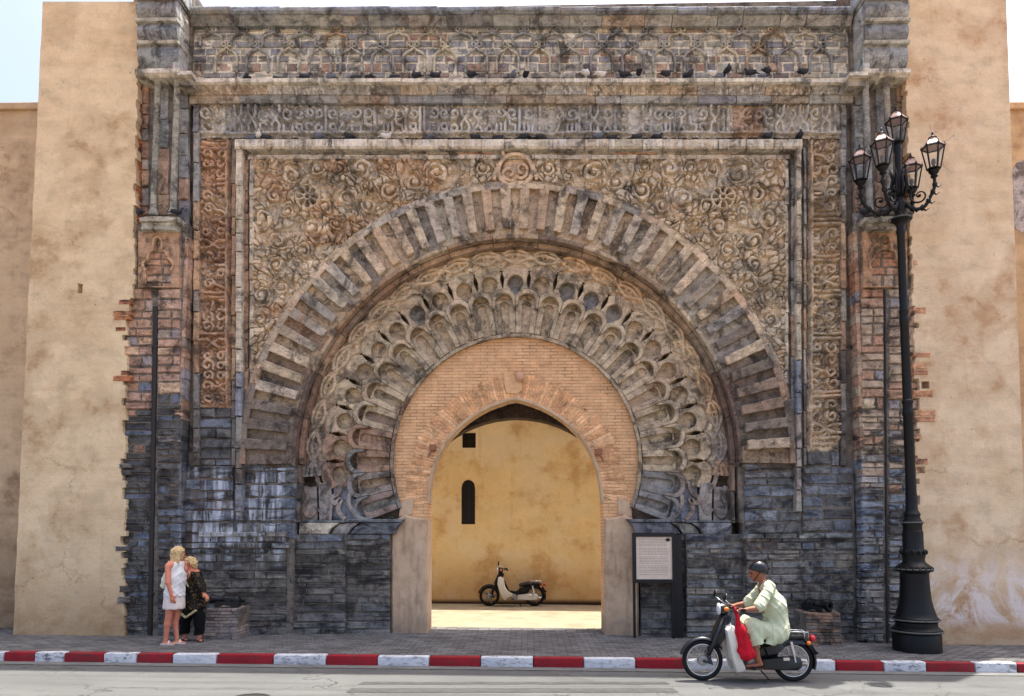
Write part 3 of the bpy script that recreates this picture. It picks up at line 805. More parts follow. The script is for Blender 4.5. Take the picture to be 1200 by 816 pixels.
# lower corners of the tympanum: plain slab, curling ribbons, imposts
for sx in (-1, 1):
    X = lambda x: 604+sx*abs(604-x)
    Q = lambda pts, d: WP([(X(x), y) for x, y in pts], d)
    for poly, d, cc in (([(352, 572), (371, 570), (372, 611), (352, 611)], -.30, [C(128,122,118)]),
                        ([(373, 566), (386, 566), (390, 590), (388, 611), (374, 611)], -.27, [C(134,128,122)]),
                        ([(391, 566), (408, 566), (418, 590), (424, 611), (390, 611)], -.33, [C(112,118,128)])):
        mb = MB(); mb.prism(Q(poly, d), D_T-.02, d, .01); mk('corner_slab', mb, M_STONE, core, pick((1, cc)))
    for path, w in (([(357, 570), (360, 582), (356, 596), (362, 606), (370, 598)], 3.6), ([(376, 568), (379, 580), (384, 592), (379, 602), (373, 596)], 3.6),
                    ([(400, 566), (396, 578), (388, 584), (392, 590), (399, 585), (396, 598), (404, 609)], 4.2), ([(412, 574), (408, 588), (414, 600), (421, 609)], 3.8)):
        mb = MB(); mb.ribbon(smooth_path(Q(path, -.255), 5), w*1.25*U, D_T, -.255, .008); mk('curling_ribbon', mb, M_STONE, core, pick((3, [C(132,124,116), C(124,120,118)]), (1, [C(128,112,98)])))
    for poly, d, cc in (([(350, 613), (397, 613), (393, 616), (387, 620), (384, 626), (350, 626)], -.15, [C(186,176,158) if sx < 0 else C(120,122,124)]),
                        ([(399, 614), (415, 613), (421, 613), (412, 619), (407, 626), (388, 626), (392, 619)], -.20, [C(128,124,118)]),
                        ([(423, 613), (470, 613), (466, 618), (463, 626), (410, 626), (415, 619)], -.22, [C(96,98,101)]),
                        ([(406, 608.5), (474, 608.5), (470, 612.4), (404, 612.4)], -.20, [C(104,106,108)]),
                        ([(350, 610), (404, 610), (404, 612.6), (350, 612.6)], -.16, [C(104,106,108)])):
        mb = MB(); mb.prism(Q(poly, d), D_T-.05, d, .012); mk('impost_stone', mb, M_LOW, core, pick((1, cc)))
# ------------------------------------------------------------------ low relief: spandrel foliage and the bands of angular script
def _h(ix, iy, s):
    n = (ix.astype(np.int64)*374761393+iy.astype(np.int64)*668265263+s*974711) & 0xffffffff
    n = ((n ^ (n >> 13))*1274126177) & 0xffffffff
    return ((n ^ (n >> 16)) & 0xffff)/65535.0
def vnoise(x, y, s=0):
    ix, iy = np.floor(x), np.floor(y); fx, fy = x-ix, y-iy; fx = fx*fx*(3-2*fx); fy = fy*fy*(3-2*fy)
    a, b, c, d = _h(ix, iy, s), _h(ix+1, iy, s), _h(ix, iy+1, s), _h(ix+1, iy+1, s)
    return (a*(1-fx)+b*fx)*(1-fy)+(c*(1-fx)+d*fx)*fy
def fbm(x, y, s=0, o=4):
    t = 0; a = .5
    for k in range(o): t = t+a*vnoise(x*2**k, y*2**k, s+k*7); a *= .5
    return t/(1-.5**o)
def sstep(a, b, x): t = np.clip((x-a)/(b-a), 0, 1); return t*t*(3-2*t)
def cells(x, y, size, ang, elong, s):
    """stretched cellular leaves: returns distance to the nearest border (px) and a value for each leaf"""
    ca, sa = np.cos(ang), np.sin(ang); gx, gy = np.floor(x/size), np.floor(y/size)
    d1 = np.full(x.shape, 1e9); d2 = np.full(x.shape, 1e9); idv = np.zeros(x.shape)
    for i in (-2, -1, 0, 1, 2):
        for j in (-2, -1, 0, 1, 2):
            cx_, cy_ = gx+i, gy+j; px_ = (cx_+_h(cx_, cy_, s))*size; py_ = (cy_+_h(cx_, cy_, s+1))*size
            dx, dy = x-px_, y-py_; u = (dx*ca+dy*sa)/elong; v = (-dx*sa+dy*ca)*elong**.5; d = np.hypot(u, v); v_ = _h(cx_, cy_, s+2)
            n = d < d1; d2 = np.where(n, d1, np.minimum(d2, d)); idv = np.where(n, v_, idv); d1 = np.where(n, d, d1)
    return d2-d1, idv
def relief(name, parent, x0, x1, y0, y1, step, hf, mask, colf, d0, mat):
    """height field over photo pixels x0..x1, y0..y1; hf -> metres in front of d0"""
    xs = np.arange(x0, x1+step, step); ys = np.arange(y0, y1+step, step); X, Y = np.meshgrid(xs, ys, indexing='ij')
    # plane mapping is projective: sample it coarsely through W and correct for depth by sliding along the plane
    R3 = np.array(_R); v = np.stack([(X-PX0)/F_PX, -(Y-PY0)/F_PX, -np.ones_like(X)], -1)@R3.T; t = (-d0-CAM.y)/v[..., 1]
    WX, WZ = CAM.x+v[..., 0]*t, CAM.z+v[..., 2]*t; H = hf(X, Y) if hf.__code__.co_argcount == 2 else hf(X, Y, WX, WZ)
    P = np.stack([WX, -(d0+H), WZ], -1).reshape(-1, 3)
    n, m_ = X.shape; I = np.arange(n*m_).reshape(n, m_); Q = np.stack([I[:-1, :-1], I[:-1, 1:], I[1:, 1:], I[1:, :-1]], -1).reshape(-1, 4)
    k = mask(X, Y, P[:, 0].reshape(X.shape), P[:, 2].reshape(X.shape)); kq = (k[:-1, :-1] & k[1:, 1:] & k[1:, :-1] & k[:-1, 1:]).reshape(-1); Q = Q[kq]
    used = np.unique(Q); re = np.full(n*m_, -1); re[used] = np.arange(len(used)); P = P[used]; Q = re[Q]
    me = bpy.data.meshes.new(name); me.vertices.add(len(P)); me.vertices.foreach_set('co', P.ravel()); me.loops.add(Q.size); me.loops.foreach_set('vertex_index', Q.ravel())
    me.polygons.add(len(Q)); me.polygons.foreach_set('loop_start', np.arange(0, Q.size, 4)); me.update(calc_edges=True); me.materials.append(mat)
    Cc = np.ones((len(P), 4)); Cc[:, :3] = colf(X, Y).reshape(-1, 3)[used]; at_ = me.color_attributes.new('stone', 'FLOAT_COLOR', 'POINT'); at_.data.foreach_set('color', Cc.ravel())
    me.validate(); return link(name, me, parent)
def attr_stone(name, **k):
    m_ = bpy.data.materials.new('tmp'); bpy.data.materials.remove(m_)
    return stone_material(name, base='attr', **k)
M_CARVED = attr_stone('carved_stone', rust=.22, drip=.35, gain=1.72, soot=.55)
def blocks_color(seed, ww, hh, colf, vertical=False):
    """irregular masonry under the carving: colour of each block"""
    def f(X, Y):
        A_, B_ = (Y, X) if vertical else (X, Y); row = np.floor(B_/hh); off = _h(row, row*0, seed)*ww; colm = np.floor((A_+off)/ww+.35*(vnoise(row*3.1, row*1.7, seed)))
        u = _h(colm, row, seed+3); out = np.zeros(X.shape+(3,)); cols = colf(X, Y)
        n = len(cols); k = np.minimum((u*n).astype(int), n-1)
        mean = [sum(c[j] for c in cols)/n for j in range(3)]
        for i, c in enumerate(cols): out[k == i] = [c[j]*.5+mean[j]*.5 for j in range(3)]
        g = .85+.3*_h(colm, row, seed+5); return out*g[..., None]
    return f
rs_ = random.Random(5)
def inside(x, y, m=0):
    if x < 299+m or x > 604-m*0 or y < 188+m: return False
    if math.hypot(x-604, y-539) < 328+m: return False
    if math.hypot(x-604, y-197) < 25+m: return False
    if math.hypot(x-362, y-233) < 14+m: return False
    return y < 470
spots = []
for R, tries in ((12.5, 250), (10.5, 500), (8.5, 700), (7, 500)):
    for _ in range(tries):
        x, y = rs_.uniform(299, 604), rs_.uniform(188, 465)
        if inside(x, y, R*.8) and all(math.hypot(x-a, y-b) > (R+r)*1.12 for a, b, r in spots): spots.append((x, y, R))
spots = [q+(rs_.uniform(0, 6.28), rs_.choice((-1, 1)), rs_.random()) for q in spots]
def foliage(sx):
    rr = random.Random(3+sx)
    def hf(X, Y):
        Xm = X if sx < 0 else 1208-X                    # the two spandrels mirror each other
        wx = Xm+3.8*(fbm(Xm/15, Y/15, 1, 2)-.5)*2; wy = Y+3.8*(fbm(Xm/15+9, Y/15, 2, 2)-.5)*2
        ang = 3.5*fbm(Xm/38, Y/38, 12)*2*math.pi
        best = np.full(X.shape, 1e9); H = np.zeros(X.shape); ind = np.zeros(X.shape, bool)
        for (a, b, R, a0, sg, u) in spots:
            dx, dy = wx-a, wy-b; r_ = np.hypot(dx, dy); th = np.arctan2(dy, dx)
            near = (r_-R) < best; best = np.where(near, r_-R, best); ang = np.where(near, th+sg*1.1+.5*np.sin(r_/6), ang)
            Re = R*(1+.10*np.sin(th*(4+int(u*4))+a0)); m = r_ < Re
            pitch = R*.60; ph = (sg*(th-a0)/(2*math.pi)+r_/pitch) % 1.0; wdt = .60+.12*np.sin(th*3+a0)
            e = np.minimum(ph, wdt-ph)*pitch; rib = sstep(-.15, .85, e); eye = sstep(.8, -.2, r_-R*.24); rim = sstep(-.2, 1.0, Re-r_)
            H = np.where(m, np.maximum(rib*.95, eye)*rim, H); ind |= m
        bd, idv = cells(wx, wy, 8.4, ang, 1.6, 4); leaf = sstep(.25, 1.35, bd)*(.62+.38*idv)
        vein = 1-.22*sstep(.5, .0, np.abs((bd-2.6)))*(idv > .35)
        leaf = np.where(idv < .22, .08, leaf*vein)
        H = np.where(ind, H, leaf)
        # rosette
        q = np.hypot(Xm-362, Y-233); t = np.arctan2(Y-233, Xm-362); pet = np.hypot(q-8.6, 0)/(3.6)+0*t; k = np.cos(8*t)
        ros = np.where(q < 14.5, np.where((np.abs(q-8.6) < 3.9) & (k > -.45+.12*np.abs(q-8.6)), -.35, np.where(q < 2.4, -.2, 1.0)), 9)
        H = np.where(ros < 8, ros, H)
        wear = sstep(.22, .62, fbm(Xm/30+3, Y/30, 31+sx)); H = np.where(H > 0, H*(.58+.42*wear), H)
        # joints between the blocks of the wall
        row = Y/17.0; jy = np.abs(row-np.round(row))*17; xx = (X+_h(np.floor(row), np.floor(row)*0, 77)*30)/31.0; jx = np.abs(xx-np.round(xx))*31
        jt = sstep(.9, .3, np.minimum(jx, jy)); return .12*H-.02*jt+.012*(fbm(X/2.2, Y/2.2, 50)-.5)
    def mask(X, Y, WX, WZ):
        Xm = X if sx < 0 else 1208-X
        return (np.hypot(WX-CX, (WZ-CZ)/KZ) > 326*U) & (np.hypot(Xm-604, Y-200) > 17) & (Xm <= 604.3)
    def colf(X, Y):
        return [C(170,154,130), C(162,147,124), C(176,161,138), C(150,144,130), C(160,140,116), C(166,150,127), (C(154,124,98) if sx < 0 else C(158,152,140))]
    return relief('spandrel', core, 297 if sx < 0 else 604, 604 if sx < 0 else 919.5, 186.5, 462, .55, hf, mask, blocks_color(9, 31, 17, colf), .02, M_CARVED)
for sx in (-1, 1): foliage(sx)
# script bands: stroke distance plus a ground of small leaves
def strokes(u0, u1, rng):
    out = []; u = u0
    while u < u1-.12:
        g = rng.choice(list(GLYPH)); adv, st = GLYPH[g]
        if u+adv > u1+.05: g = 'alif'; adv, st = GLYPH[g]
        tp = rng.uniform(-.10, .03)
        for s_ in st: out.append([(u+a, min(b+(tp if b > .8 else 0), 1.0)) for a, b in s_])
        if g in ('ba', 'dal', 'mim', 'waw', 'sin', 'ain', 'ha') and rng.random() < .8:
            cx_, cz_ = u+adv*.5, rng.uniform(.66, .76); r_ = rng.uniform(.13, .19); sg = rng.choice((-1, 1))
            out.append([(cx_+sg*r_*(1-t/7.5)*math.cos(t), cz_+r_*(1-t/7.5)*math.sin(t)) for t in np.linspace(-2.2, 4.4, 12)])
        u += adv+rng.uniform(.0, .05)
    return out
def band_relief(name, x0, x1, y0, y1, fmap, ulen, Hpx, seed, colf, ww, hh, vertical, d0, depth=.085):
    rng = random.Random(seed); ST = strokes(0, ulen, rng); ST.append([(0, 0.0), (ulen, 0.0)])
    segs = []
    for s_ in ST:
        p = [fmap(u, v) for u, v in s_]; segs += list(zip(p[:-1], p[1:]))
    def hf(X, Y):
        D = np.full(X.shape, 1e9); wx = X+.9*(fbm(X/4, Y/4, seed)-.5)*2; wy = Y+.9*(fbm(X/4+7, Y/4, seed+1)-.5)*2; xs = X[:, 0]; ys = Y[0]
        for (a, b), (c, d) in segs:
            i0, i1 = np.searchsorted(xs, [min(a, c)-4, max(a, c)+4]); j0, j1 = np.searchsorted(ys, [min(b, d)-4, max(b, d)+4])
            if i1 <= i0 or j1 <= j0: continue
            x, y = wx[i0:i1, j0:j1]-a, wy[i0:i1, j0:j1]-b; ex, ey = c-a, d-b; L2 = ex*ex+ey*ey+1e-9; t = np.clip((x*ex+y*ey)/L2, 0, 1); D[i0:i1, j0:j1] = np.minimum(D[i0:i1, j0:j1], np.hypot(x-t*ex, y-t*ey))
        bd, idv = cells(X, Y, 5.0, 6.28*fbm(X/16, Y/16, seed+5), 1.6, seed); ground = .42*sstep(.3, 1.2, bd)*(idv > .3)
        ground = np.where(D < 3.0, 0, ground)
        Hh = np.maximum(sstep(2.05, 1.25, D), ground); wear = sstep(.18, .52, fbm(X/24, Y/24, seed+9)); Hh = Hh*(.25+.75*wear)
        jj = (Y if vertical else X); off = (jj+13*seed)/ww; jt = sstep(.7, .2, np.abs(off-np.round(off))*ww); return depth*Hh-.02*jt+.010*(fbm(X/2, Y/2, seed+20)-.5)
    return relief(name, core, x0, x1, y0, y1, .55, hf, lambda X, Y, WX, WZ: np.ones(X.shape, bool), blocks_color(seed, ww, hh, colf, vertical), d0, M_CARVED)
band_relief('script_band', 234, 986, 121.5, 162.6, lambda u, v: (238+u*31, 157.5-v*31), 745/31, 31, 5, lambda X, Y: GREYS+[C(168,164,152), C(150,150,146), C(160,124,94), C(138,136,128)], 33, 60, False, .02, .10)
band_relief('script_band', 233, 271.2, 164, 478, lambda u, v: (267.5-v*32, 474-u*32), 308/32, 32, 8, lambda X, Y: RUSTS+[C(160,142,120), C(144,126,108), C(152,124,100)], 27, 60, True, -.02, .12)
band_relief('script_band', 946, 985.2, 164, 529, lambda u, v: (949.5+v*33, 168+u*33), 358/33, 33, 6, lambda X, Y: [C(162,148,126), C(154,138,116), C(150,126,102), C(146,140,128), C(156,136,112)], 29, 60, True, -.02, .12)
# guilloche round the lobes: two waving ribbons that cross, between plain fillets
def tpol(WX, WZ): return np.hypot((WX-C2[0])/KT, (WZ-C2[1])/(KT*KZ))/U, np.degrees(np.arctan2((WX-C2[0])/KT, (WZ-C2[1])/(KT*KZ)))
def guil(X, Y, WX, WZ):
    r, t = tpol(WX, WZ); r = r+.8*(fbm(X/5, Y/5, 61)-.5)*2; t = t+.25*(fbm(X/6, Y/6, 62)-.5)*2; ph = np.pi*t/A; sl_ = np.hypot(1, .55)
    d1 = np.abs(r-(240.2+7.6*np.cos(ph)))/sl_; d2 = np.abs(r-(240.2-7.6*np.cos(ph)))/sl_; dk = t/A-np.round(t/A); scal = RH*np.cos(np.radians(dk*A))+np.sqrt(np.maximum(29.2**2-(RH*np.sin(np.radians(dk*A)))**2, 0))
    d3 = np.abs(r-scal-1.2); d4 = np.abs(r-251.5); kn = np.abs(np.hypot((dk*A)*np.pi/180*240, r-240.2)-3.2)
    over = np.sin(ph) > 0; rib = lambda d, w: sstep(w+.55, w-.35, d)
    H1, H2 = rib(d1, 1.7), rib(d2, 1.7); cut = sstep(1.9, 2.9, np.where(over, d1, d2)); lowr = np.where(over, H2, H1)*cut; upr = np.where(over, H1, H2)
    Hh = np.maximum(np.maximum(upr, lowr*.9), np.maximum(rib(d3, 1.6)*.85, np.maximum(rib(d4, 2.0)*.8, rib(kn, 1.0)*.75)))
    wear = sstep(.2, .55, fbm(X/22, Y/22, 66)); jt = np.abs(t/12.9-np.round(t/12.9))*12.9*4.1; return .085*Hh*(.5+.5*wear)-.02*sstep(.7, .2, jt)+.010*(fbm(X/2, Y/2, 70)-.5)
def guil_col(X, Y):
    k = np.floor(np.degrees(np.arctan2(X-604, 539-Y))/12.9); u = _h(k, k*0, 5); pal = np.array([C(180,160,132)[:3], C(170,152,126)[:3], C(162,146,124)[:3], C(172,146,116)[:3]]); lo = np.array([C(136,118,100)[:3], C(126,116,106)[:3], C(118,112,108)[:3], C(140,114,94)[:3]])
    q = sstep(430, 560, Y)[..., None]; i = np.minimum((u*4).astype(int), 3); return pal[i]*(1-q)+lo[i]*q
def guil_mask(X, Y, WX, WZ): r, t = tpol(WX, WZ); return (r > 224) & (r < 254.5) & (np.abs(t) < 94.5)
relief('interlace_band', core, 340, 868, 268, 575, .55, guil, guil_mask, guil_col, -.335, M_CARVED)
# medallion over the crown
mb = MB(); F = lambda pts, d=.12: [W(x, y, d) for x, y in pts]
mb.ribbon(F([(604+20*math.cos(t), 200+19*math.sin(t)) for t in np.linspace(-.9, 2*math.pi-.9, 41)]), 4.6*U, .0, .15, .012)
mb.ribbon(F([(597+ (10-8*t/7)*math.cos(t+1), 203+(9-7*t/7)*math.sin(t+1)) for t in np.linspace(0, 7, 28)]), 3.4*U, .0, .13, .01)
mb.ribbon(F([(611+ (9-7*t/7)*math.cos(2-t), 199+(10-7*t/7)*math.sin(2-t)) for t in np.linspace(0, 7, 28)]), 3.4*U, .0, .13, .01)
mb.ribbon(F(smooth_path([(579, 211), (583, 196), (590, 186), (589, 178)], 6)), 4*U, .0, .14, .01)
mb.ribbon(F(smooth_path([(629, 211), (625, 198), (620, 188), (612, 184)], 6)), 4*U, .0, .14, .01)
mb.prism(F([(604+17*math.cos(t), 200+16*math.sin(t)) for t in np.linspace(0, 6.283, 25)[:-1]]), .0, .06)
mk('medallion', mb, M_STONE, core, C(178, 154, 128))
# ------------------------------------------------------------------ piers that flank the carved front
for side in (0, 1):
    if side == 0: X = lambda x: x; colp = col_pier_l
    else: X = lambda x: 1060+(165-x)*1.075; colp = col_pier_r          # the right pier, a little nearer the camera
    DP = .30
    mb = MB()
    xo, xi = sorted((W(X(140), 500, DP)[0], W(X(212), 500, DP)[0]))
    zs = W(X(190), 262, DP)[1]
    mb.box(xo, xi, -(DP-.028), 1.75, ZG, zs)
    xo2, xi2 = sorted((W(X(150), 150, .14)[0], W(X(221), 150, .14)[0]))
    mb.box(xo2, xi2, -.12, 1.75, zs-.01, ZT+.3)
    pier = mk('side_pier', mb, M_MORTAR, GATE)
    pxs = sorted((X(166), X(211.5)))
    # lower shaft of squared blocks, then thin courses; a narrow chase for the pipe stays between two columns of stone
    pipe = 181 if side == 0 else 1039
    cols_ = ((146, 178.5), (184, 211.5)) if side == 0 else ((1009, 1036.5), (1041.5, 1076))
    for ca, cb in cols_:
        courses('stone_block', pier, ca, cb, 338, 480, (8, 14), (13, 30), DP, colp, M_STONE, .016, None, .2)
        courses('stone_block', pier, ca, cb, 480, 752, (5, 11.5), (10, 30), DP, colp, M_LOW, .016, None, .2)
    courses('stone_block', pier, (176, 1036)[side], (186, 1043)[side], 338, 752, (20, 40), (20, 36), DP-.09, colp, M_STONE, .005)
    # inner return of the pier (turned to the opening)
    for k in range(40):
        za, zb = ZG+.02+k*.19, ZG+.02+(k+1)*.19-.008
        if za > zs: break
        mb = MB(); xe = xi if side == 0 else xo; o_ = .012+RND.uniform(0, .012)
        x0, x1 = (xe-.05, xe+o_) if side == 0 else (xe-o_, xe+.05)
        mb.box(x0, x1, -(DP-.02), .03, za, min(zb, zs)); yy = 742-(za)*64
        mk('return_stone', mb, M_LOW if yy > 480 else M_STONE, pier, colp(200, yy))
    # carved keyhole niche below the colonnette shelf
    mb = MB()
    N = [(172, 336), (172, 318), (169, 314), (169, 309), (174, 305), (176, 297), (181, 293), (181, 284), (183, 280), (186, 278.5), (189, 280), (191, 284), (191, 293), (196, 297), (199, 304), (204, 309), (204, 314), (201, 318), (201, 336)]
    O = [(163, 337.5), (163, 272), (211, 272), (211, 337.5)]
    mb.holed(WP([(X(x), y) for x, y in O], DP), [WP([(X(x), y) for x, y in N], DP)], DP-.06, DP+.035)
    nf = mk('niche_frame', mb, M_STONE, pier, pick((1, [C(150,122,98)])))
    mb = MB(); mb.ribbon(WP([(X(x), y) for x, y in N[1:-1]], DP), 2.6*U, DP-.02, DP+.065, .01); mk('niche_moulding', mb, M_STONE, pier, pick((1, [C(172,142,114)])))
    courses('niche_stone', pier, *sorted((X(168), X(205))), 276, 338, (7, 12), (14, 24), DP-.012, colp, M_STONE, .006)
    courses('stone_block', pier, *sorted((X(207), X(212))), 272, 338, (7, 12), (14, 24), DP+.01, colp, M_STONE, .006)
    if side == 0: courses('stone_block', pier, 150, 163, 105, 342, (4, 7), (8, 16), .26, lambda x, y: pick((1, [C(158,94,58), C(146,84,54), C(166,108,72)])), M_STONE, .012)
    else: courses('stone_block', pier, 1060, 1076, 96, 342, (6, 10), (8, 16), .26, lambda x, y: pick((1, [C(160,136,110), C(148,112,86)])), M_STONE, .012)
    # shelf
    for (a, b, y0, y1, d) in ((162.5, 208.5, 253, 260, .52), (164.5, 206, 260.4, 270, .46)):
        xa, xb = sorted((X(a), X(b))); block('shelf_stone', pier, xa, xb, y0, y1, d, pick((1, [C(158,152,138), C(146,142,130)])), M_STONE, .5, .2)
    # colonnettes with capitals and bases
    for cxp in (179, 202):
        mb = MB(); x, zb = W(X(cxp), 252, .36); _, zt_ = W(X(cxp), 84, .36)
        prof = [(.085, zb), (.085, zb+.06), (.068, zb+.09), (.058, zb+.13), (.056, zt_-.3), (.066, zt_-.27), (.060, zt_-.24), (.072, zt_-.16), (.11, zt_-.06), (.125, zt_-.05), (.125, zt_)]
        mb.lathe(prof, 14, Matrix.Translation((x, -.34, 0))); mk('colonnette', mb, M_STONE, pier, pick((1, [C(128,128,122), C(140,136,126)])), 30)
    # flat pilaster strip and the recessed panel between the colonnettes
    xa, xb = sorted((X(208.5), X(220))); y = 92
    while y < 338:
        h_ = RND.uniform(22, 44); block('pilaster_stone', pier, xa, xb, y, min(338, y+h_), .17, pick((3, GREYS), (1, BLUES), (1.2 if y > 170 else .1, [C(156,122,98)])), M_STONE, .1, .5); y += h_
    xa, xb = sorted((X(184), X(197))); y = 98
    while y < 252:
        h_ = RND.uniform(30, 60); block('panel_stone', pier, xa, xb, y, min(252, y+h_), .16, pick((2, BLUES if y < 150 else [C(160,132,108)]), (2, GREYS)), M_STONE, .08, .5); y += h_
    for a, b in ((165, 174), ):
        xa, xb = sorted((X(a), X(b))); courses('panel_stone', pier, xa, xb, 98, 252, (12, 24), (9, 12), .16, lambda x, y: pick((1, GREYS), (1, RUSTS)), M_STONE)
    # little horseshoe head between the capitals
    mb = MB(); ax, az = W(X(190.5), 96, .3); mb.ribbon([(ax+.105*math.cos(t), az+.12*math.sin(t)-.04) for t in np.linspace(-.3, math.pi+.3, 17)], .06, .1, .34, .012); mk('small_arch', mb, M_STONE, pier, pick((1, [C(140,138,128)])))
    # console of three rolls on each pier, with its slab
    xa, xb = sorted((W(X(163), 40, .5)[0], W(X(210), 40, .5)[0]))
    def zc(y): return W(X(187), y, .55)[1]
    for (y0, y1, d0, d1) in ((78.5, 52, .42, .50), (49, 28, .48, .55), (25, 3, .54, .60)):
        mb = MB(); z0, z1 = zc(y0), zc(y1); n = 10
        pr = [(.0, z0)]+[(d0+(d1-d0)*t+.075*math.sin(math.pi*min(1, t*1.0))*1.0, z0+(z1-z0)*t) for t in np.linspace(0, 1, n)]+[(.0, z1)]
        xm = xa+(xb-xa)*RND.uniform(.4, .6)
        for qa, qb in ((xa, xm-.004), (xm+.004, xb)):
            mb = MB(); mb.extrude_x(pr, qa, qb); mk('console_roll', mb, M_STONE, pier, pick((3, [C(112,118,124), C(128,130,128)]), (2, GREYS)), 40)
        mb = MB(); z2 = z1+.055; mb.extrude_x([(.0, z1+.004), (d1+.07, z1+.004), (d1+.09, z2-.01), (d1+.09, z2), (.0, z2)], xa-.02, xb+.02); mk('console_fillet', mb, M_STONE, pier, pick((1, [C(150,150,142), C(168,164,152)])))
    mb = MB(); z0, z1 = zc(87.5), zc(79.5); mb.extrude_x([(.0, z0), (.46, z0), (.53, z0+.05), (.53, z1), (.0, z1)], xa-.04, xb+.04); mk('console_slab', mb, M_STONE, pier, C(176, 170, 156))
    mb = MB(); zt2 = zc(3)+.06; mb.extrude_x([(.0, zt2), (.72, zt2), (.74, zt2+.1), (.74, zt2+.4), (.0, zt2+.4)], xa-.05, xb+.05); mk('console_slab', mb, M_STONE, pier, C(130, 132, 132))
    # side cheek between console and frieze: tall plain slabs
    xc, xd = sorted((W(X(210), 40, .3)[0], W(X(216.5), 40, .3)[0]))
    for (y0, y1) in ((80, 58), (58, 34), (34, 4)):
        mb = MB(); mb.box(xc, xd, -.50, .1, zc(y0), zc(y1)-.01); mk('cheek_stone', mb, M_STONE, pier, pick((1, [C(178,176,166), C(150,152,148), C(112,120,130)])))
    # coping of the cornices turned along the pier
    xc, xd = sorted((W(X(206), 90, .5)[0], W(X(226), 90, .5)[0]))
    mb = MB(); mb.box(xc, xd, -.56, .1, zc(88.2), zc(84)); mk('return_cornice', mb, M_STONE, pier, C(186, 180, 166))
    mb = MB(); mb.box(xc+.01, xd-.02, -.46, .1, zc(97), zc(88.6)); mk('return_cornice', mb, M_STONE, pier, C(138, 132, 120))

# drain pipe in the left pier, stone chase pipe in the right one
M_PIPE = simple('dark_iron_pipe', C(48, 45, 44), .55, .4, .3, bump=.2)
for lab, x0, y0, x1, y1, r_ in (('dark iron drainpipe running down the left pier behind the two women', 183, 360, 176, 748, .045),
                                ('thin dark pipe set in the right pier beside the street lamp', 1036.5, 340, 1039.5, 757, .02)):
    a = W(x0, y0, .27); b = W(x1, y1, .27); mb = MB()
    pts = [(a[0]+(b[0]-a[0])*t, -.275, a[1]+(max(b[1], gz(b[0])-.02)-a[1])*t) for t in np.linspace(0, 1, 9)]
    t_ = thing('drain_pipe', lab, 'pipe', (b[0], -.275, gz(b[0])))
    loc = Vector((b[0], -.275, gz(b[0])))
    mb.tube([Vector(q)-loc for q in pts], r_, 12); mk('pipe', mb, M_PIPE, t_, smooth=50)
    for k in (1, 4, 7):
        mb = MB(); q = Vector(pts[k])-loc; mb.tube([q-Vector((0, 0, .02)), q+Vector((0, 0, .02))], r_*1.35, 12); mb.box(q.x-r_*1.5, q.x+r_*1.5, q.y, q.y+.05, q.z-.02, q.z+.02); mk('clamp', mb, M_PIPE, t_)

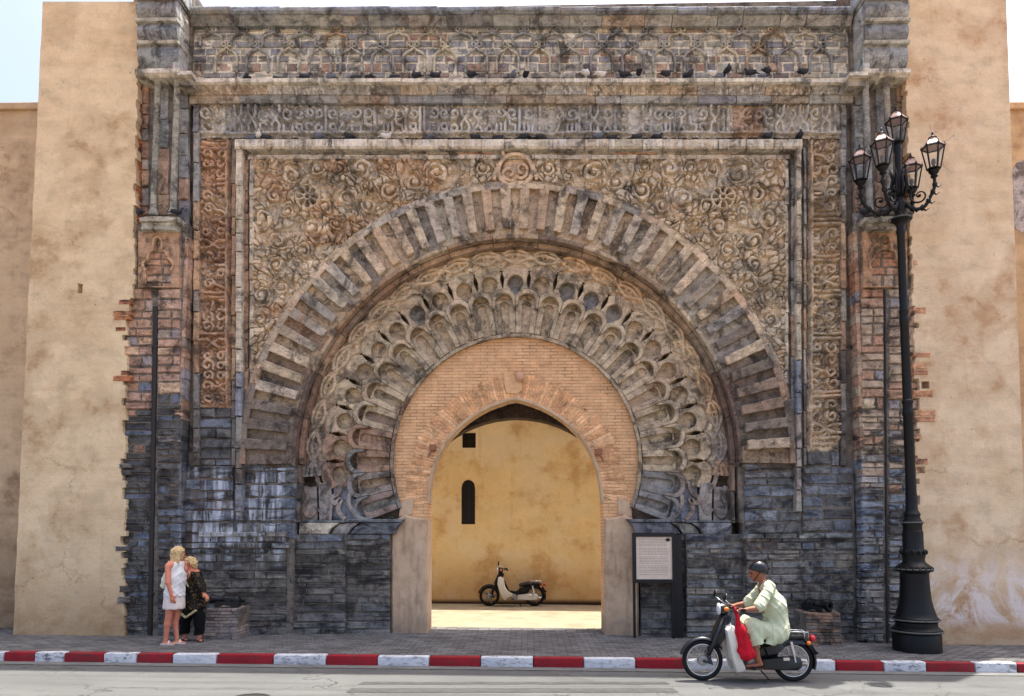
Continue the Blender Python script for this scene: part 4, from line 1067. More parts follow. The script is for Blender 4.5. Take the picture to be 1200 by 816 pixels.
# ------------------------------------------------------------------ plastered towers and curtain walls
def plaster(name, c0, c1, c2, salt=None, dark=C(158, 126, 90), damp=None):
    m = NT(name); p = m.pos(); xyz = m.sep(p)
    a = m.noise(p, .75, 7, .62); b = m.noise(m.mapping(p, (1, 1, 1.4), (5, 2, 1)), 2.6, 8, .66); f = m.noise(p, 38, 6, .7); lay = m.noise(m.mapping(p, (.35, .35, 3.2)), 1.0, 6, .6)
    c = m.ramp(a, [(.3, c0), (.5, c1), (.7, c2)])
    c = m.mix(1.0, c, m.ramp(b, [(.28, .72), (.46, .97), (.72, 1.10)]), 'MULTIPLY')
    c = m.mix(1.0, c, m.ramp(f, [(.3, .90), (.65, 1.05)]), 'MULTIPLY')
    c = m.mix(m.ramp(lay, [(.52, 0.0), (.72, .26)]), c, dark)
    bl = m.math('MULTIPLY', m.ramp(m.noise(m.mapping(p, (1, 1, 1), (1.5, 0, 4.2)), .9, 5, .6), [(.50, 0.0), (.62, 1.0)]), m.ramp(b, [(.36, 0.0), (.60, .75)]))
    c = m.mix(bl, c, dark)
    # pits and small scars
    pt = m.ramp(m.noise(p, 9, 3, .8), [(.70, 0.0), (.74, .7)]); c = m.mix(pt, c, C(112, 80, 56))
    ns = m.n('ShaderNodeTexNoise'); m.put(ns.inputs['Vector'], p); ns.inputs['Scale'].default_value = 1.6; ns.inputs['Detail'].default_value = 8; ns.inputs['Roughness'].default_value = .7
    wv = m.n('ShaderNodeVectorMath', operation='ADD'); m.put(wv.inputs[0], p); m.put(wv.inputs[1], ns.outputs['Color'])
    vo = m.n('ShaderNodeTexVoronoi', feature='DISTANCE_TO_EDGE'); m.put(vo.inputs['Vector'], wv.outputs[0]); vo.inputs['Scale'].default_value = .5
    crk = m.math('MULTIPLY', m.ramp(vo.outputs['Distance'], [(.004, 1.0), (.010, 0.0)]), m.ramp(m.noise(m.mapping(p, (1, 1, 1), (8, 0, 3)), .8, 3), [(.50, 0.0), (.60, .45)])); c = m.mix(crk, c, C(136, 106, 78))
    run_ = m.math('MULTIPLY', m.ramp(m.noise(m.mapping(p, (5, 5, .35)), 1.0, 6, .65), [(.56, 0.0), (.72, 1.0)]), m.ramp(a, [(.45, 0.0), (.6, .28)])); c = m.mix(run_, c, dark)
    spk = m.ramp(m.noise(p, 22, 4, .75), [(.60, 0.0), (.70, .35)]); c = m.mix(spk, c, dark)
    # foot of the wall: damp and salt
    if damp is not None:
        k = m.math('MULTIPLY', m.band(xyz[2], -2, -1, .1, damp), m.ramp(b, [(.30, .25), (.55, 1.0)])); c = m.mix(m.math('MULTIPLY', k, .75), c, dark)
    if salt is not None:
        k2 = m.math('MULTIPLY', m.band(xyz[2], .15, .45, .9, 1.7), m.ramp(m.noise(m.mapping(p, (1.2, 1.2, .8)), 1.7, 8, .72, 1.2), [(.43, 0.0), (.56, 1.0)])); c = m.mix(m.math('MULTIPLY', k2, .9), c, salt)
    h = m.math('ADD', m.math('MULTIPLY', b, 1.0), m.math('MULTIPLY', f, .25)); h = m.math('SUBTRACT', h, m.math('MULTIPLY', pt, .5))
    return m.fin(c, .92, .12, 0, m.bump(h, .55, .035))
M_PL = plaster('left_plaster', C(210,184,146), C(226,204,168), C(216,192,156), damp=1.6)
M_PR = plaster('right_plaster', C(214,188,152), C(228,206,174), C(220,196,162), salt=C(226,214,206), dark=C(176,136,100), damp=1.5)
M_LL = plaster('old_plaster', C(178,152,120), C(202,178,146), C(188,164,134), dark=C(110,84,62), damp=2.6)
M_LR = plaster('far_plaster', C(206,170,128), C(214,180,140), C(192,158,122), dark=C(140,104,76))
DPL = .37
rr = random.Random(21)
def ragged(x_of, y0, y1, teeth, amp):
    pts = []; y = y0
    while y < y1:
        h_ = rr.uniform(5, 11); x = x_of(y)+rr.uniform(-amp, amp)+(teeth(y) if rr.random() < .3 else 0)
        pts += [(x+rr.uniform(-.6, .6), y), (x+rr.uniform(-1, 1), min(y+h_*.5, y1)), (x, min(y+h_, y1))]; y += h_
    return pts
# left
edge = ragged(lambda y: np.interp(y, [0, 60, 110, 125, 330, 350, 380, 420, 480, 743], [161.5, 162, 161, 159, 157, 152, 147, 150, 147, 145]), 2, 745, lambda y: 0 if y < 340 else -4, 1.8)
P = [(50, 2)]+edge+[(15, 745)]+[(15+35*t+rr.uniform(-.7, .7), 745-743*t) for t in np.linspace(.03, .97, 40)]
out = WP(P, DPL); out = [(x, ZG if z < .12 else z) for x, z in out]
hl = [WP([(91, 332), (97, 333), (96.5, 344), (91, 344)], DPL), WP([(147.5, 340), (153, 340), (153.5, 347), (147.5, 347.5)], DPL)]
lt = thing('wall_tower', 'tall plain ochre plastered tower left of the gate with a ragged brick edge', 'tower', (W(80, 744, DPL)[0], -DPL, 0))
def shift(mb, o): mb.v = [(x-o.location.x, y-o.location.y, z-o.location.z) for x, y, z in mb.v]; return mb
mb = MB(); mb.holed(out, hl[:1], DPL-.16, DPL); mk('plaster_skin', shift(mb, lt), M_PL, lt)
xa = W(50, 2, DPL)[0]; xb = W(150, 2, DPL)[0]; xa2 = W(15, 745, DPL)[0]; zt = W(100, 2, DPL)[1]
mb = MB(); v = [(xa, -.24, zt-.01), (xb, -.24, zt-.01), (xb, 2.6, zt-.01), (xa, 2.6, zt-.01), (xa2, -.24, ZG), (xb, -.24, ZG), (xb, 2.6, ZG), (xa2, 2.6, ZG)]
mb.add(v, [(0,1,2,3), (0,4,5,1), (1,5,6,2), (2,6,7,3), (3,7,4,0)]); mk('tower_core', shift(mb, lt), M_PL, lt)
# right
edge = ragged(lambda y: np.interp(y, [0, 100, 300, 380, 560, 760], [1061, 1062, 1068, 1072, 1074, 1076]), 0, 758, lambda y: 4 if 330 < y < 600 else 2, 1.6)
P = [(1179, -4), (1206, 758)]+edge[::-1]+[(1061, -4)]
out = WP(P, DPL); out = [(x, ZG if z < .15 else z) for x, z in out]
rt = thing('wall_tower', 'plain peach plastered tower right of the gate behind the street lamp', 'tower', (W(1130, 750, DPL)[0], -DPL, 0))
mb = MB(); mb.holed(out, [WP([(1080, 447), (1089, 447), (1089.5, 455.5), (1080, 455.5)], DPL)], DPL-.16, DPL); mk('plaster_skin', shift(mb, rt), M_PR, rt)
xa = W(1062, 2, DPL)[0]; xb = W(1179, -4, DPL)[0]; xb2 = W(1206, 758, DPL)[0]; zt = W(1100, -4, DPL)[1]
mb = MB(); v = [(xa, -.24, zt-.01), (xb, -.24, zt-.01), (xb, 2.6, zt-.01), (xa, 2.6, zt-.01), (xa, -.24, ZG), (xb2, -.24, ZG), (xb2, 2.6, ZG), (xa, 2.6, ZG)]
mb.add(v, [(0,1,2,3), (0,4,5,1), (1,5,6,2), (2,6,7,3), (3,7,4,0)]); mk('tower_core', shift(mb, rt), M_PR, rt)
# toothing bricks that cling to the right tower and left tower edges
for (x, y, w, h_) in ((1070, 413, 21, 6), (1070, 426, 17, 7), (1070, 434, 18, 6), (1070, 457, 24, 9), (1072, 480, 25, 8), (1072, 488, 24, 7), (1072, 537, 16, 8), (1072, 546, 13, 9), (1070, 360, 16, 8), (1070, 304, 6, 7), (1070, 508, 11, 7)):
    block('toothing_brick', GATE, x, x+w, y, y+h_, DPL+.012, pick((1, [C(168,122,92), C(152,110,86), C(178,140,108)])), M_STONE, .12, .2)
for (x, y, w, h_) in ((139, 351, 16, 6), (132, 364, 22, 6), (133, 370, 20, 5), (135, 383, 12, 5), (141, 434, 8, 6), (132, 440, 22, 7), (139, 543, 14, 6), (142, 551, 10, 6), (135, 640, 16, 6), (139, 686, 12, 9), (137, 699, 14, 9)):
    block('toothing_brick', GATE, x, x+w, y, y+h_, DPL+.012, pick((1, [C(150,96,66), C(160,112,82)])) if y < 500 else pick((1, DARKS)), M_LOW, .12, .2)

# curtain walls either side, lower and set back
def curtain(lab, mat, px_edge, sgn, ytop, ext):
    d = -.55; x0, zt = W(px_edge, ytop, d); x1 = x0+sgn*ext; xa, xb = sorted((x0-sgn*.8, x1))
    t = thing('rampart_wall', lab, 'wall', ((x0+sgn*.3), .55, 0))
    mb = MB(); n = 40; 
    v = []; f = []
    xs = np.linspace(xa, xb, n+1)
    for x in xs:
        k = rr.uniform(-.03, .03); v += [(x, .55, ZG), (x, .55, zt-.14+k*.3), (x, 1.9, zt-.14+k*.3), (x, 1.9, ZG)]
    for i in range(n):
        for k in range(3): f.append((i*4+k, (i+1)*4+k, (i+1)*4+k+1, i*4+k+1))
    mb.add(v, f); mk('wall_face', shift(mb, t), mat, t)
    mb = MB(); mb.box(xa, xb, .47, 1.98, zt-.14, zt, .02); mk('coping', shift(mb, t), mat, t)
    return t
cl = curtain('lower weathered plaster wall beyond the left tower with dark stained foot', M_LL, 45, -1, 122, 16)
cr = curtain('lower orange plaster wall at the right edge beyond the tower', M_LR, 1181, 1, 122, 16)
# exposed rubble in the right curtain wall
for k in range(26):
    x, y = rr.uniform(1187, 1204), rr.uniform(192, 268); block('rubble_stone', GATE if False else None, x-3, x+3, y-2.5, y+2.5, -.53, C(150, 140, 134)) if False else None
mb = MB(); mb.prism(WP([(1186, 200), (1192, 190), (1202, 186), (1215, 190), (1215, 275), (1196, 272), (1188, 266), (1187, 240)], -.54), -.6, -.535, .012); mk('bare_rubble', shift(mb, cr), stone_material('rubble', base=C(160, 150, 146), rust=.1), cr)

# ------------------------------------------------------------------ ground
KY = G(600, 771).y                                   # front edge of the kerb
def sheet(name, x0, x1, y0, y1, z, mat, nx=1, kind='structure', sub=1):
    mb = MB(); xs = np.linspace(x0, x1, nx+1)
    v = [(x, y, z+gz(x)) for x in xs for y in (y0, y1)]; mb.add(v, [(i*2, (i+1)*2, (i+1)*2+1, i*2+1) for i in range(nx)])
    return tag(mk(name, mb, mat), kind=kind)
m = NT('asphalt'); p = m.pos()
n1 = m.noise(p, .5, 6, .6); n2 = m.noise(m.mapping(p, (.25, 3, 1)), 1.2, 6, .65); n3 = m.noise(p, 90, 4, .7)
c = m.ramp(n1, [(.3, C(86,87,87)), (.7, C(98,99,97))]); c = m.mix(1.0, c, m.ramp(n2, [(.3, .72), (.5, 1.0), (.7, 1.15)]), 'MULTIPLY'); c = m.mix(1.0, c, m.ramp(n3, [(.3, .75), (.7, 1.15)]), 'MULTIPLY')
c = m.mix(m.ramp(m.noise(p, 3.1, 7, .7), [(.60, 0.0), (.70, .45)]), c, C(70, 70, 69))
ag = m.noise(p, 210, 2, .6); c = m.mix(1.0, c, m.ramp(ag, [(.35, .7), (.65, 1.28)]), 'MULTIPLY')
vo = m.n('ShaderNodeTexVoronoi', feature='DISTANCE_TO_EDGE'); wv = m.n('ShaderNodeVectorMath', operation='ADD'); m.put(wv.inputs[0], p); ns = m.n('ShaderNodeTexNoise'); m.put(ns.inputs['Vector'], p); ns.inputs['Scale'].default_value = 2.2; ns.inputs['Detail'].default_value = 6; m.put(wv.inputs[1], ns.outputs['Color']); m.put(vo.inputs['Vector'], wv.outputs[0]); vo.inputs['Scale'].default_value = .55
crk = m.math('MULTIPLY', m.ramp(vo.outputs['Distance'], [(.004, 1.0), (.010, 0.0)]), m.ramp(n1, [(.42, 0.0), (.56, .8)])); c = m.mix(crk, c, C(50, 49, 48))
oil = m.ramp(m.noise(m.mapping(p, (.5, 1, 1), (3, 3, 0)), 1.6, 5, .6), [(.60, 0.0), (.74, .5)]); c = m.mix(oil, c, C(62, 61, 60))
M_ROAD = m.fin(c, .88, .25, 0, m.bump(m.math('SUBTRACT', n3, crk), .5, .006))
M_PATCH = simple('tar_patch', C(66, 67, 66), .85, .25, var=.25, scale=6, bump=.3)
M_GUT = simple('gutter_concrete', C(104, 104, 102), .9, .2, var=.2, scale=5, bump=.3)
m = NT('earth'); p = m.pos(); M_EARTH = m.fin(m.ramp(m.noise(p, .2, 6), [(.3, C(150,122,92)), (.7, C(172,144,110))]), .95, .1)
mb = MB(); mb.add([(-400, -400, -.75), (400, -400, -.75), (400, 400, -.75), (-400, 400, -.75)], [(0,1,2,3)]); tag(mk('ground', mb, M_EARTH), kind='structure')
sheet('road', -40, 40, -22, KY-.22, -.145, M_ROAD, 8)
sheet('gutter', -40, 40, KY-.24, KY+.02, -.137, M_GUT, 8)
# paving of the footway: small setts laid as one field of real pieces
mb = MB(); rp = random.Random(2); pv = simple('footway_setts', C(120, 119, 118), .9, .2, var=.3, scale=1.5, bump=.3)
m = NT('setts'); p = m.pos(); at = m.n('ShaderNodeAttribute'); at.attribute_name = 'tone'
c = m.mix(1.0, C(108,106,104), m.ramp(m.noise(p, 1.1, 6, .65), [(.3, .72), (.7, 1.22)]), 'MULTIPLY'); c = m.mix(1.0, c, m.ramp(at.outputs['Fac'], [(0, .72), (1, 1.22)]), 'MULTIPLY'); c = m.mix(1.0, c, m.ramp(m.noise(p, 30, 5, .7), [(.3, .8), (.7, 1.1)]), 'MULTIPLY')
M_SETT = m.fin(c, .9, .2, 0, m.bump(m.noise(p, 60, 4), .4, .006))
tones = []
yr = KY+.17; row = 0
while yr < 1.2:
    h_ = .105; x = -15.0+(.105 if row % 2 else 0)
    lim = 15.0 if yr < .7 else 2.2
    if yr >= .7: x = -2.2
    while x < lim:
        w = .21; z = gz(x)+rp.uniform(-.003, .004); g = .006; t = .004
        o = len(mb.v); a, b, c_, d_ = x+g, x+w-g, yr+g, yr+h_-g
        mb.v += [(a, c_, z-t*3), (b, c_, z-t*3), (b, d_, z-t*3), (a, d_, z-t*3), (a+g, c_+g, z), (b-g, c_+g, z), (b-g, d_-g, z), (a+g, d_-g, z)]
        for q in ((4,5,6,7), (0,1,5,4), (1,2,6,5), (2,3,7,6), (3,0,4,7)): mb.f.append(tuple(o+i for i in q)); mb.m.append(0)
        tones += [rp.random()]*5; x += w
    yr += h_; row += 1
me = mb.mesh('footway_setts', M_SETT); at_ = me.attributes.new('tone', 'FLOAT', 'FACE'); at_.data.foreach_set('value', tones)
sheet('pavement', -40, 40, KY+.10, 1.75, -.012, simple('sett_joints', C(78, 74, 70), .95, .1, var=.2), 8)
ps = link('footway_setts', me); tag(ps, 'small grey paving setts of the footway in front of the gate', 'paving', kind='stuff')
# kerb of alternating painted stones
M_KR = NT('kerb_red'); M_KW = NT('kerb_white')
for m, c0, c1, c2 in ((M_KR, C(150,22,36), C(128,18,30), C(84,48,46)), (M_KW, C(208,210,214), C(190,194,200), C(112,112,112))):
    p = m.pos(); n1 = m.noise(p, 4, 6, .65); n2 = m.noise(m.mapping(p, (1, 1, 2.5)), 9, 7, .72)
    c = m.ramp(n1, [(.3, c0), (.7, c1)]); oi = m.n('ShaderNodeObjectInfo').outputs['Color']
    wear = m.math('MULTIPLY', m.ramp(n2, [(.50, 0.0), (.60, 1.0)]), m.sep(oi)[0])
    c = m.mix(wear, c, c2); c = m.mix(m.ramp(m.noise(p, 2.2, 5), [(.5, 0.0), (.8, .3)]), c, C(70, 66, 64)); m.fin(c, .75, .3, 0, m.bump(m.math('ADD', n2, wear), .3, .006))
kerb = tag(mk('kerb', (lambda q: (q.box(-40, 40, KY+.03, KY+.17, -.7, -.30), q)[1])(MB()), M_GUT), kind='structure')
kb = [-22, 4, 40, 75, 121, 160, 202, 253.5, 320, 382, 442, 503, 563, 625, 684, 745, 803, 862, 920, 979.5, 1035.5, 1085.5, 1142.5, 1192, 1252]
rk = random.Random(4)
ext_l = [kb[0]-55*i for i in range(12, 0, -1)]; ext_r = [kb[-1]+58*i for i in range(1, 13)]; kb = ext_l+kb+ext_r
for i in range(len(kb)-1):
    k_ = i-12; red = (k_ % 2 == 1)
    xa = W(kb[i], 771, -KY)[0]; xb = W(kb[i+1], 771, -KY)[0]; w = xb-xa-.012; mb = MB()
    bm = bmesh.new(); bmesh.ops.create_cube(bm, size=1)
    for q in bm.verts: q.co = Vector((q.co.x*w, q.co.y*.165+.0825, q.co.z*.42-.21))
    bmesh.ops.bevel(bm, geom=list(bm.edges), offset=.018, segments=2, affect='EDGES', profile=.5); mb.bm(bm); bm.free()
    wear = 1.0 if k_ in (1, 2, 3, 4, 5, 20, 22, 23) else rk.choice((.3, .45, .7))
    mk('kerb_stone', mb, (M_KR if red else M_KW).mat, kerb, (wear, wear, wear, 1), smooth=40, loc=((xa+xb)/2, KY+rk.uniform(-.006, .006), gz((xa+xb)/2)+rk.uniform(-.005, .005)))
# worn darker strips across the road and a cover
for (xa, xb, ya, yb) in ((420, 786, 799, 801.8), (406, 796, 806.5, 811.5)):
    a, b, c_, d_ = G(xa+6, ya, -.14), G(xb-8, ya, -.14), G(xb, yb, -.14), G(xa, yb, -.14); mb = MB()
    n = 24; v = []
    for i in range(n+1):
        t = i/n; u = a.lerp(b, t); l = d_.lerp(c_, t); j = rk.uniform(-.012, .012)
        v += [(u.x, u.y+j, u.z), (l.x, l.y+j, l.z)]
    mb.add(v, [(i*2, i*2+1, i*2+3, i*2+2) for i in range(n)]); o = mk('road_strip', mb, M_PATCH); o['kind'] = 'structure'
mp = G(293, 818, -.139); mb = MB(); mb.lathe([(.0, 0), (.2, .0), (.2, .004), (.24, .004), (.24, 0)], 28, caps=False)
tag(mk('manhole_cover', mb, simple('cast_iron', C(52, 50, 48), .6, .4, .4), None, loc=mp), 'dark round iron cover in the road at the bottom left edge', 'manhole cover')

# ------------------------------------------------------------------ the court behind the gate
YW = 5.75
m = NT('ochre_render'); p = m.pos(); xyz = m.sep(p)
a = m.noise(p, .8, 7, .62); b = m.noise(p, 3, 7, .66); lay = m.noise(m.mapping(p, (3, 3, .4)), 1.0, 6, .65)
c = m.ramp(a, [(.3, C(240,208,148)), (.5, C(246,218,162)), (.7, C(248,224,174))]); c = m.mix(1.0, c, m.ramp(b, [(.3, .88), (.7, 1.08)]), 'MULTIPLY')
c = m.mix(m.ramp(m.noise(p, 1.5, 8, .7), [(.50, 0.0), (.64, .75)]), c, C(206, 160, 104))
c = m.mix(m.ramp(m.noise(m.mapping(p, (1, 1, 1.3), (7, 2, 3)), .9, 4, .5), [(.52, 0.0), (.56, .45)]), c, C(246, 226, 190))
c = m.mix(m.ramp(m.noise(m.mapping(p, (6, 6, .4)), 1.0, 6, .65), [(.58, 0.0), (.74, .4)]), c, C(190, 140, 86))
k = m.math('MULTIPLY', m.band(xyz[2], -2, -1, .25, 1.5), m.ramp(b, [(.3, .35), (.6, 1.0)])); c = m.mix(m.math('MULTIPLY', k, .7), c, C(200, 150, 94))
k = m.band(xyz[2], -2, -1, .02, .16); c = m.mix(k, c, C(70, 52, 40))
M_OCH = m.fin(c, .92, .12, 0, m.bump(b, .5, .03))
yw = thing('yellow_wall', 'sunny ochre rendered house wall seen through the gate opening', 'house wall', (0, YW, gz(0)))
o1 = WP([(541.5, 507), (557.5, 507), (557.5, 525), (541.5, 525)], -YW); o2 = WP([(540.5, 614.5), (540.5, 572), (541.5, 567), (544, 563.5), (548.5, 562), (553, 563.5), (555.8, 567), (556.8, 572), (556.8, 614.5)], -YW)
mb = MB(); mb.holed([(-7, -.5), (7, -.5), (7, 7.0), (-7, 7.0)], [o1, o2], -(YW+.35), -YW); mb.box(-7, 7, YW+.36, YW+.5, -.5, 7.0); mk('wall_face', shift(mb, yw), M_OCH, yw)
M_DK = simple('window_dark', C(26, 22, 20), .4, .4)
for o_, nm in ((o1, 'window'), (o2, 'slit_window')):
    mb = MB(); xs = [q[0] for q in o_]; zs_ = [q[1] for q in o_]; mb.box(min(xs)-.02, max(xs)+.02, YW+.13, YW+.2, min(zs_)-.02, max(zs_)+.02); w_ = mk(nm, shift(mb, yw), M_DK, yw)
    mb = MB(); x0, x1, z0, z1 = min(xs), max(xs), min(zs_), max(zs_); mb.box((x0+x1)/2-.012, (x0+x1)/2+.012, YW+.10, YW+.13, z0, z1); mb.box(x0, x1, YW+.10, YW+.13, z0+(z1-z0)*.45, z0+(z1-z0)*.45+.024); wf = mk('window_bar', shift(mb, yw), simple('window_bar_dark', C(44, 36, 30), .6), w_)
M_COURT = simple('court_paving', C(138, 126, 104), .9, .2, var=.25, scale=2, bump=.2)
sheet('court', -7, 7, 1.2, YW+.1, -.006, M_COURT, 2)
# ------------------------------------------------------------------ soft bodies: blended round cones turned into one skin (surface nets)
class SDF:
    def __init__(s, lo, hi, res):
        s.lo = np.array(lo, float); s.res = res
        n = np.maximum(4, np.ceil((np.array(hi)-s.lo)/res).astype(int)+1); s.n = n
        s.d = np.full(n, 9.0); s.ax = [s.lo[i]+res*np.arange(n[i]) for i in range(3)]
    def _box(s, lo, hi):
        i0 = np.clip(np.floor((np.array(lo)-s.lo)/s.res).astype(int), 0, s.n-1); i1 = np.clip(np.ceil((np.array(hi)-s.lo)/s.res).astype(int)+1, 1, s.n)
        sl_ = tuple(slice(a, b) for a, b in zip(i0, i1)); g = np.meshgrid(*[s.ax[i][sl_[i]] for i in range(3)], indexing='ij'); return sl_, g
    def _blend(s, sl_, d, k):
        o = s.d[sl_]
        if k <= 0: s.d[sl_] = np.minimum(o, d)
        else:
            h = np.maximum(k-np.abs(o-d), 0)/k; s.d[sl_] = np.minimum(o, d)-h*h*k*.25
    def cone(s, a, b, ra, rb, k=.02, flat=None):
        """round cone from a to b; flat=(axis vector, factor) squashes it across that axis"""
        a = np.array(a, float); b = np.array(b, float); m = max(ra, rb)*1.6+k*2+s.res*2
        sl_, g = s._box(np.minimum(a, b)-m, np.maximum(a, b)+m); P = np.stack(g, -1)-a; ab = b-a; L2 = max(ab@ab, 1e-9)
        t = np.clip((P@ab)/L2, 0, 1); q = P-t[..., None]*ab
        if flat is not None:
            ax = np.array(flat[0], float); ax /= np.linalg.norm(ax); e = q@ax; q = q+(e*(1/flat[1]-1))[..., None]*ax
        s._blend(sl_, np.sqrt((q*q).sum(-1))-(ra+(rb-ra)*t), k); return s
    def ell(s, c, r, k=.02, rot=None):
        c = np.array(c, float); r = np.array(r, float); m = r.max()*1.3+k*2+s.res*2
        sl_, g = s._box(c-m, c+m); P = np.stack(g, -1)-c
        if rot is not None: P = P@np.array(rot)
        k0 = np.sqrt(((P/r)**2).sum(-1)); k1 = np.sqrt(((P/(r*r))**2).sum(-1)); s._blend(sl_, k0*(k0-1)/np.maximum(k1, 1e-9), k); return s
    def cut(s, f):
        g = np.meshgrid(*s.ax, indexing='ij'); s.d = np.maximum(s.d, f(*g)); return s
    def warp(s, f):
        g = np.meshgrid(*s.ax, indexing='ij'); s.d = s.d+f(*g); return s
    def mesh(s, name, mats, matf=None, smooth=True):
        d = s.d; sg = d < 0; n = s.n
        c = np.zeros(tuple(n-1), int)
        for i in (0, 1):
            for j in (0, 1):
                for k in (0, 1): c += sg[i:n[0]-1+i, j:n[1]-1+j, k:n[2]-1+k]
        act = (c > 0) & (c < 8); idx = np.full(c.shape, -1, int); I = np.argwhere(act); idx[act] = np.arange(len(I))
        acc = np.zeros((len(I), 3)); cnt = np.zeros(len(I))
        cor = [(i, j, k) for i in (0, 1) for j in (0, 1) for k in (0, 1)]
        val = {q: d[I[:, 0]+q[0], I[:, 1]+q[1], I[:, 2]+q[2]] for q in cor}
        for a in cor:
            for ax in range(3):
                if a[ax] == 0:
                    b = list(a); b[ax] = 1; b = tuple(b); va, vb = val[a], val[b]; x = (va < 0) != (vb < 0)
                    t = np.where(x, va/np.where(np.abs(va-vb) < 1e-12, 1, va-vb), 0); p = np.repeat(np.array(a, float)[None], len(I), 0); p[:, ax] = t
                    acc[x] += p[x]; cnt[x] += 1
        V = s.lo+s.res*(I+acc/np.maximum(cnt, 1)[:, None]); F = []
        for ax in range(3):
            o1, o2 = (ax+1) % 3, (ax+2) % 3
            sl0 = [slice(1, n[i]-1) for i in range(3)]; sl0[ax] = slice(0, n[ax]-1); sl1 = list(sl0); sl1[ax] = slice(1, n[ax])
            A0, A1 = sg[tuple(sl0)], sg[tuple(sl1)]; E = np.argwhere(A0 != A1)
            off = np.array([1, 1, 1]); off[ax] = 0; E2 = E+off; flip = A0[tuple(E.T)]
            def cell(da, db):
                q = E2.copy(); q[:, o1] -= da; q[:, o2] -= db; return idx[tuple(q.T)]
            q = np.stack([cell(1, 1), cell(0, 1), cell(0, 0), cell(1, 0)], 1)
            q[~flip] = q[~flip][:, ::-1]; F.append(q)
        F = np.concatenate(F); F = F[(F >= 0).all(1)]
        me = bpy.data.meshes.new(name); me.from_pydata(V.tolist(), [], F.tolist())
        for m_ in (mats if isinstance(mats, (list, tuple)) else [mats]): me.materials.append(m_)
        if matf is not None: cen = V[F].mean(1); me.polygons.foreach_set('material_index', matf(cen).astype(int))
        me.polygons.foreach_set('use_smooth', [True]*len(me.polygons)); me.update(); return me
def V3(*a): return np.array(a, float)

# ------------------------------------------------------------------ street lamp
M_LAMP = simple('black_lamp_paint', C(9, 10, 12), .48, .3, .0, var=.3, scale=9, bump=.25)
M_LAMPW = simple('worn_lamp_edge', C(96, 98, 92), .7, .3, var=.4, scale=30, bump=.4)
M_ROOF = simple('lantern_roof', C(168, 140, 132), .42, .5, .25, var=.15)  # pinkish colour has the sky's reflection on the roofs mixed in
m = NT('lantern_glass'); m.fin(C(232, 234, 232), .12, .5); m.b.inputs['Transmission Weight'].default_value = .0; m.b.inputs['Alpha'].default_value = .06; M_GLASS = m.mat
lb = G(1075, 767); lb.y += .36; lb.x = W(1074.5, 752, -lb.y)[0]
S0 = 1.0
lamp = thing('street_lamp', 'tall black cast iron street lamp with five lanterns on scrolled arms', 'street lamp', (lb.x, lb.y, gz(lb.x)))
def lz(py): return W(1064, py, -lb.y)[1]-gz(lb.x)
def lpx(w, py): return w/76.0*.5
PR = [(58, 766), (58, 744), (56, 742), (60, 741), (60, 737), (54, 735), (50, 733), (50, 729), (54, 727), (54, 724), (49.5, 722), (46, 717), (41.5, 710), (38, 702), (36, 692), (35, 682), (34.5, 672), (38, 670), (42, 669), (42, 664), (36, 662), (28, 659), (26, 656), (29, 650), (29.5, 646), (25, 643), (25, 623), (23, 622), (23, 617), (25, 614), (24, 611), (20, 608), (19, 605), (21, 603), (20, 600), (17, 598), (15.6, 580), (14.4, 560), (14, 488), (16, 486.5), (16, 482.5), (14, 481), (14, 474), (16, 472.5), (16, 470), (13, 468.5), (12.4, 380), (14, 378.5), (14, 374.5), (12.2, 373), (12.2, 368), (14, 366.5), (14, 364), (12, 362), (11.2, 275), (12.8, 274), (12.8, 270), (11.4, 268), (13, 264), (20, 260.5), (27, 258.5), (27, 256), (19, 254), (14, 251), (16, 246), (18, 242), (17, 238), (12, 235), (14, 230), (17, 225), (17, 215), (12, 208), (9, 196), (9, 180), (12, 176), (12, 172), (7, 168), (5, 160)]
mb = MB(); mb.lathe([(max(.02, w/76.0*.5*(.96 if y > 600 else .84)), max(lz(y), -.03)) for w, y in PR], 28); mk('post', mb, M_LAMP, lamp, smooth=35)
for y, w in ((739, 60), (726, 54.5), (667, 42.5), (612.5, 25.5), (257.3, 27.4)):
    mb = MB(); mb.torus((0, 0, lz(y)), w/76*.5, .012, 'Z', 28, 6); mk('base_ring', mb, M_LAMPW, lamp, smooth=True)
for y, r_, n_ in ((667, .265, 18), (647, .185, 12), (222, .115, 8)):           # cast leaves round the base and the neck
    for i in range(n_):
        q = 2*math.pi*i/n_; mb = MB(); z = lz(y)
        mb.lathe([(.002, -.045), (.026, -.02), (.03, .01), (.015, .035), (.002, .045)], 6, Matrix.Rotation(q, 4, 'Z') @ Matrix.Translation((r_, 0, z))); mk('cast_leaf', mb, M_LAMP, lamp, smooth=True)
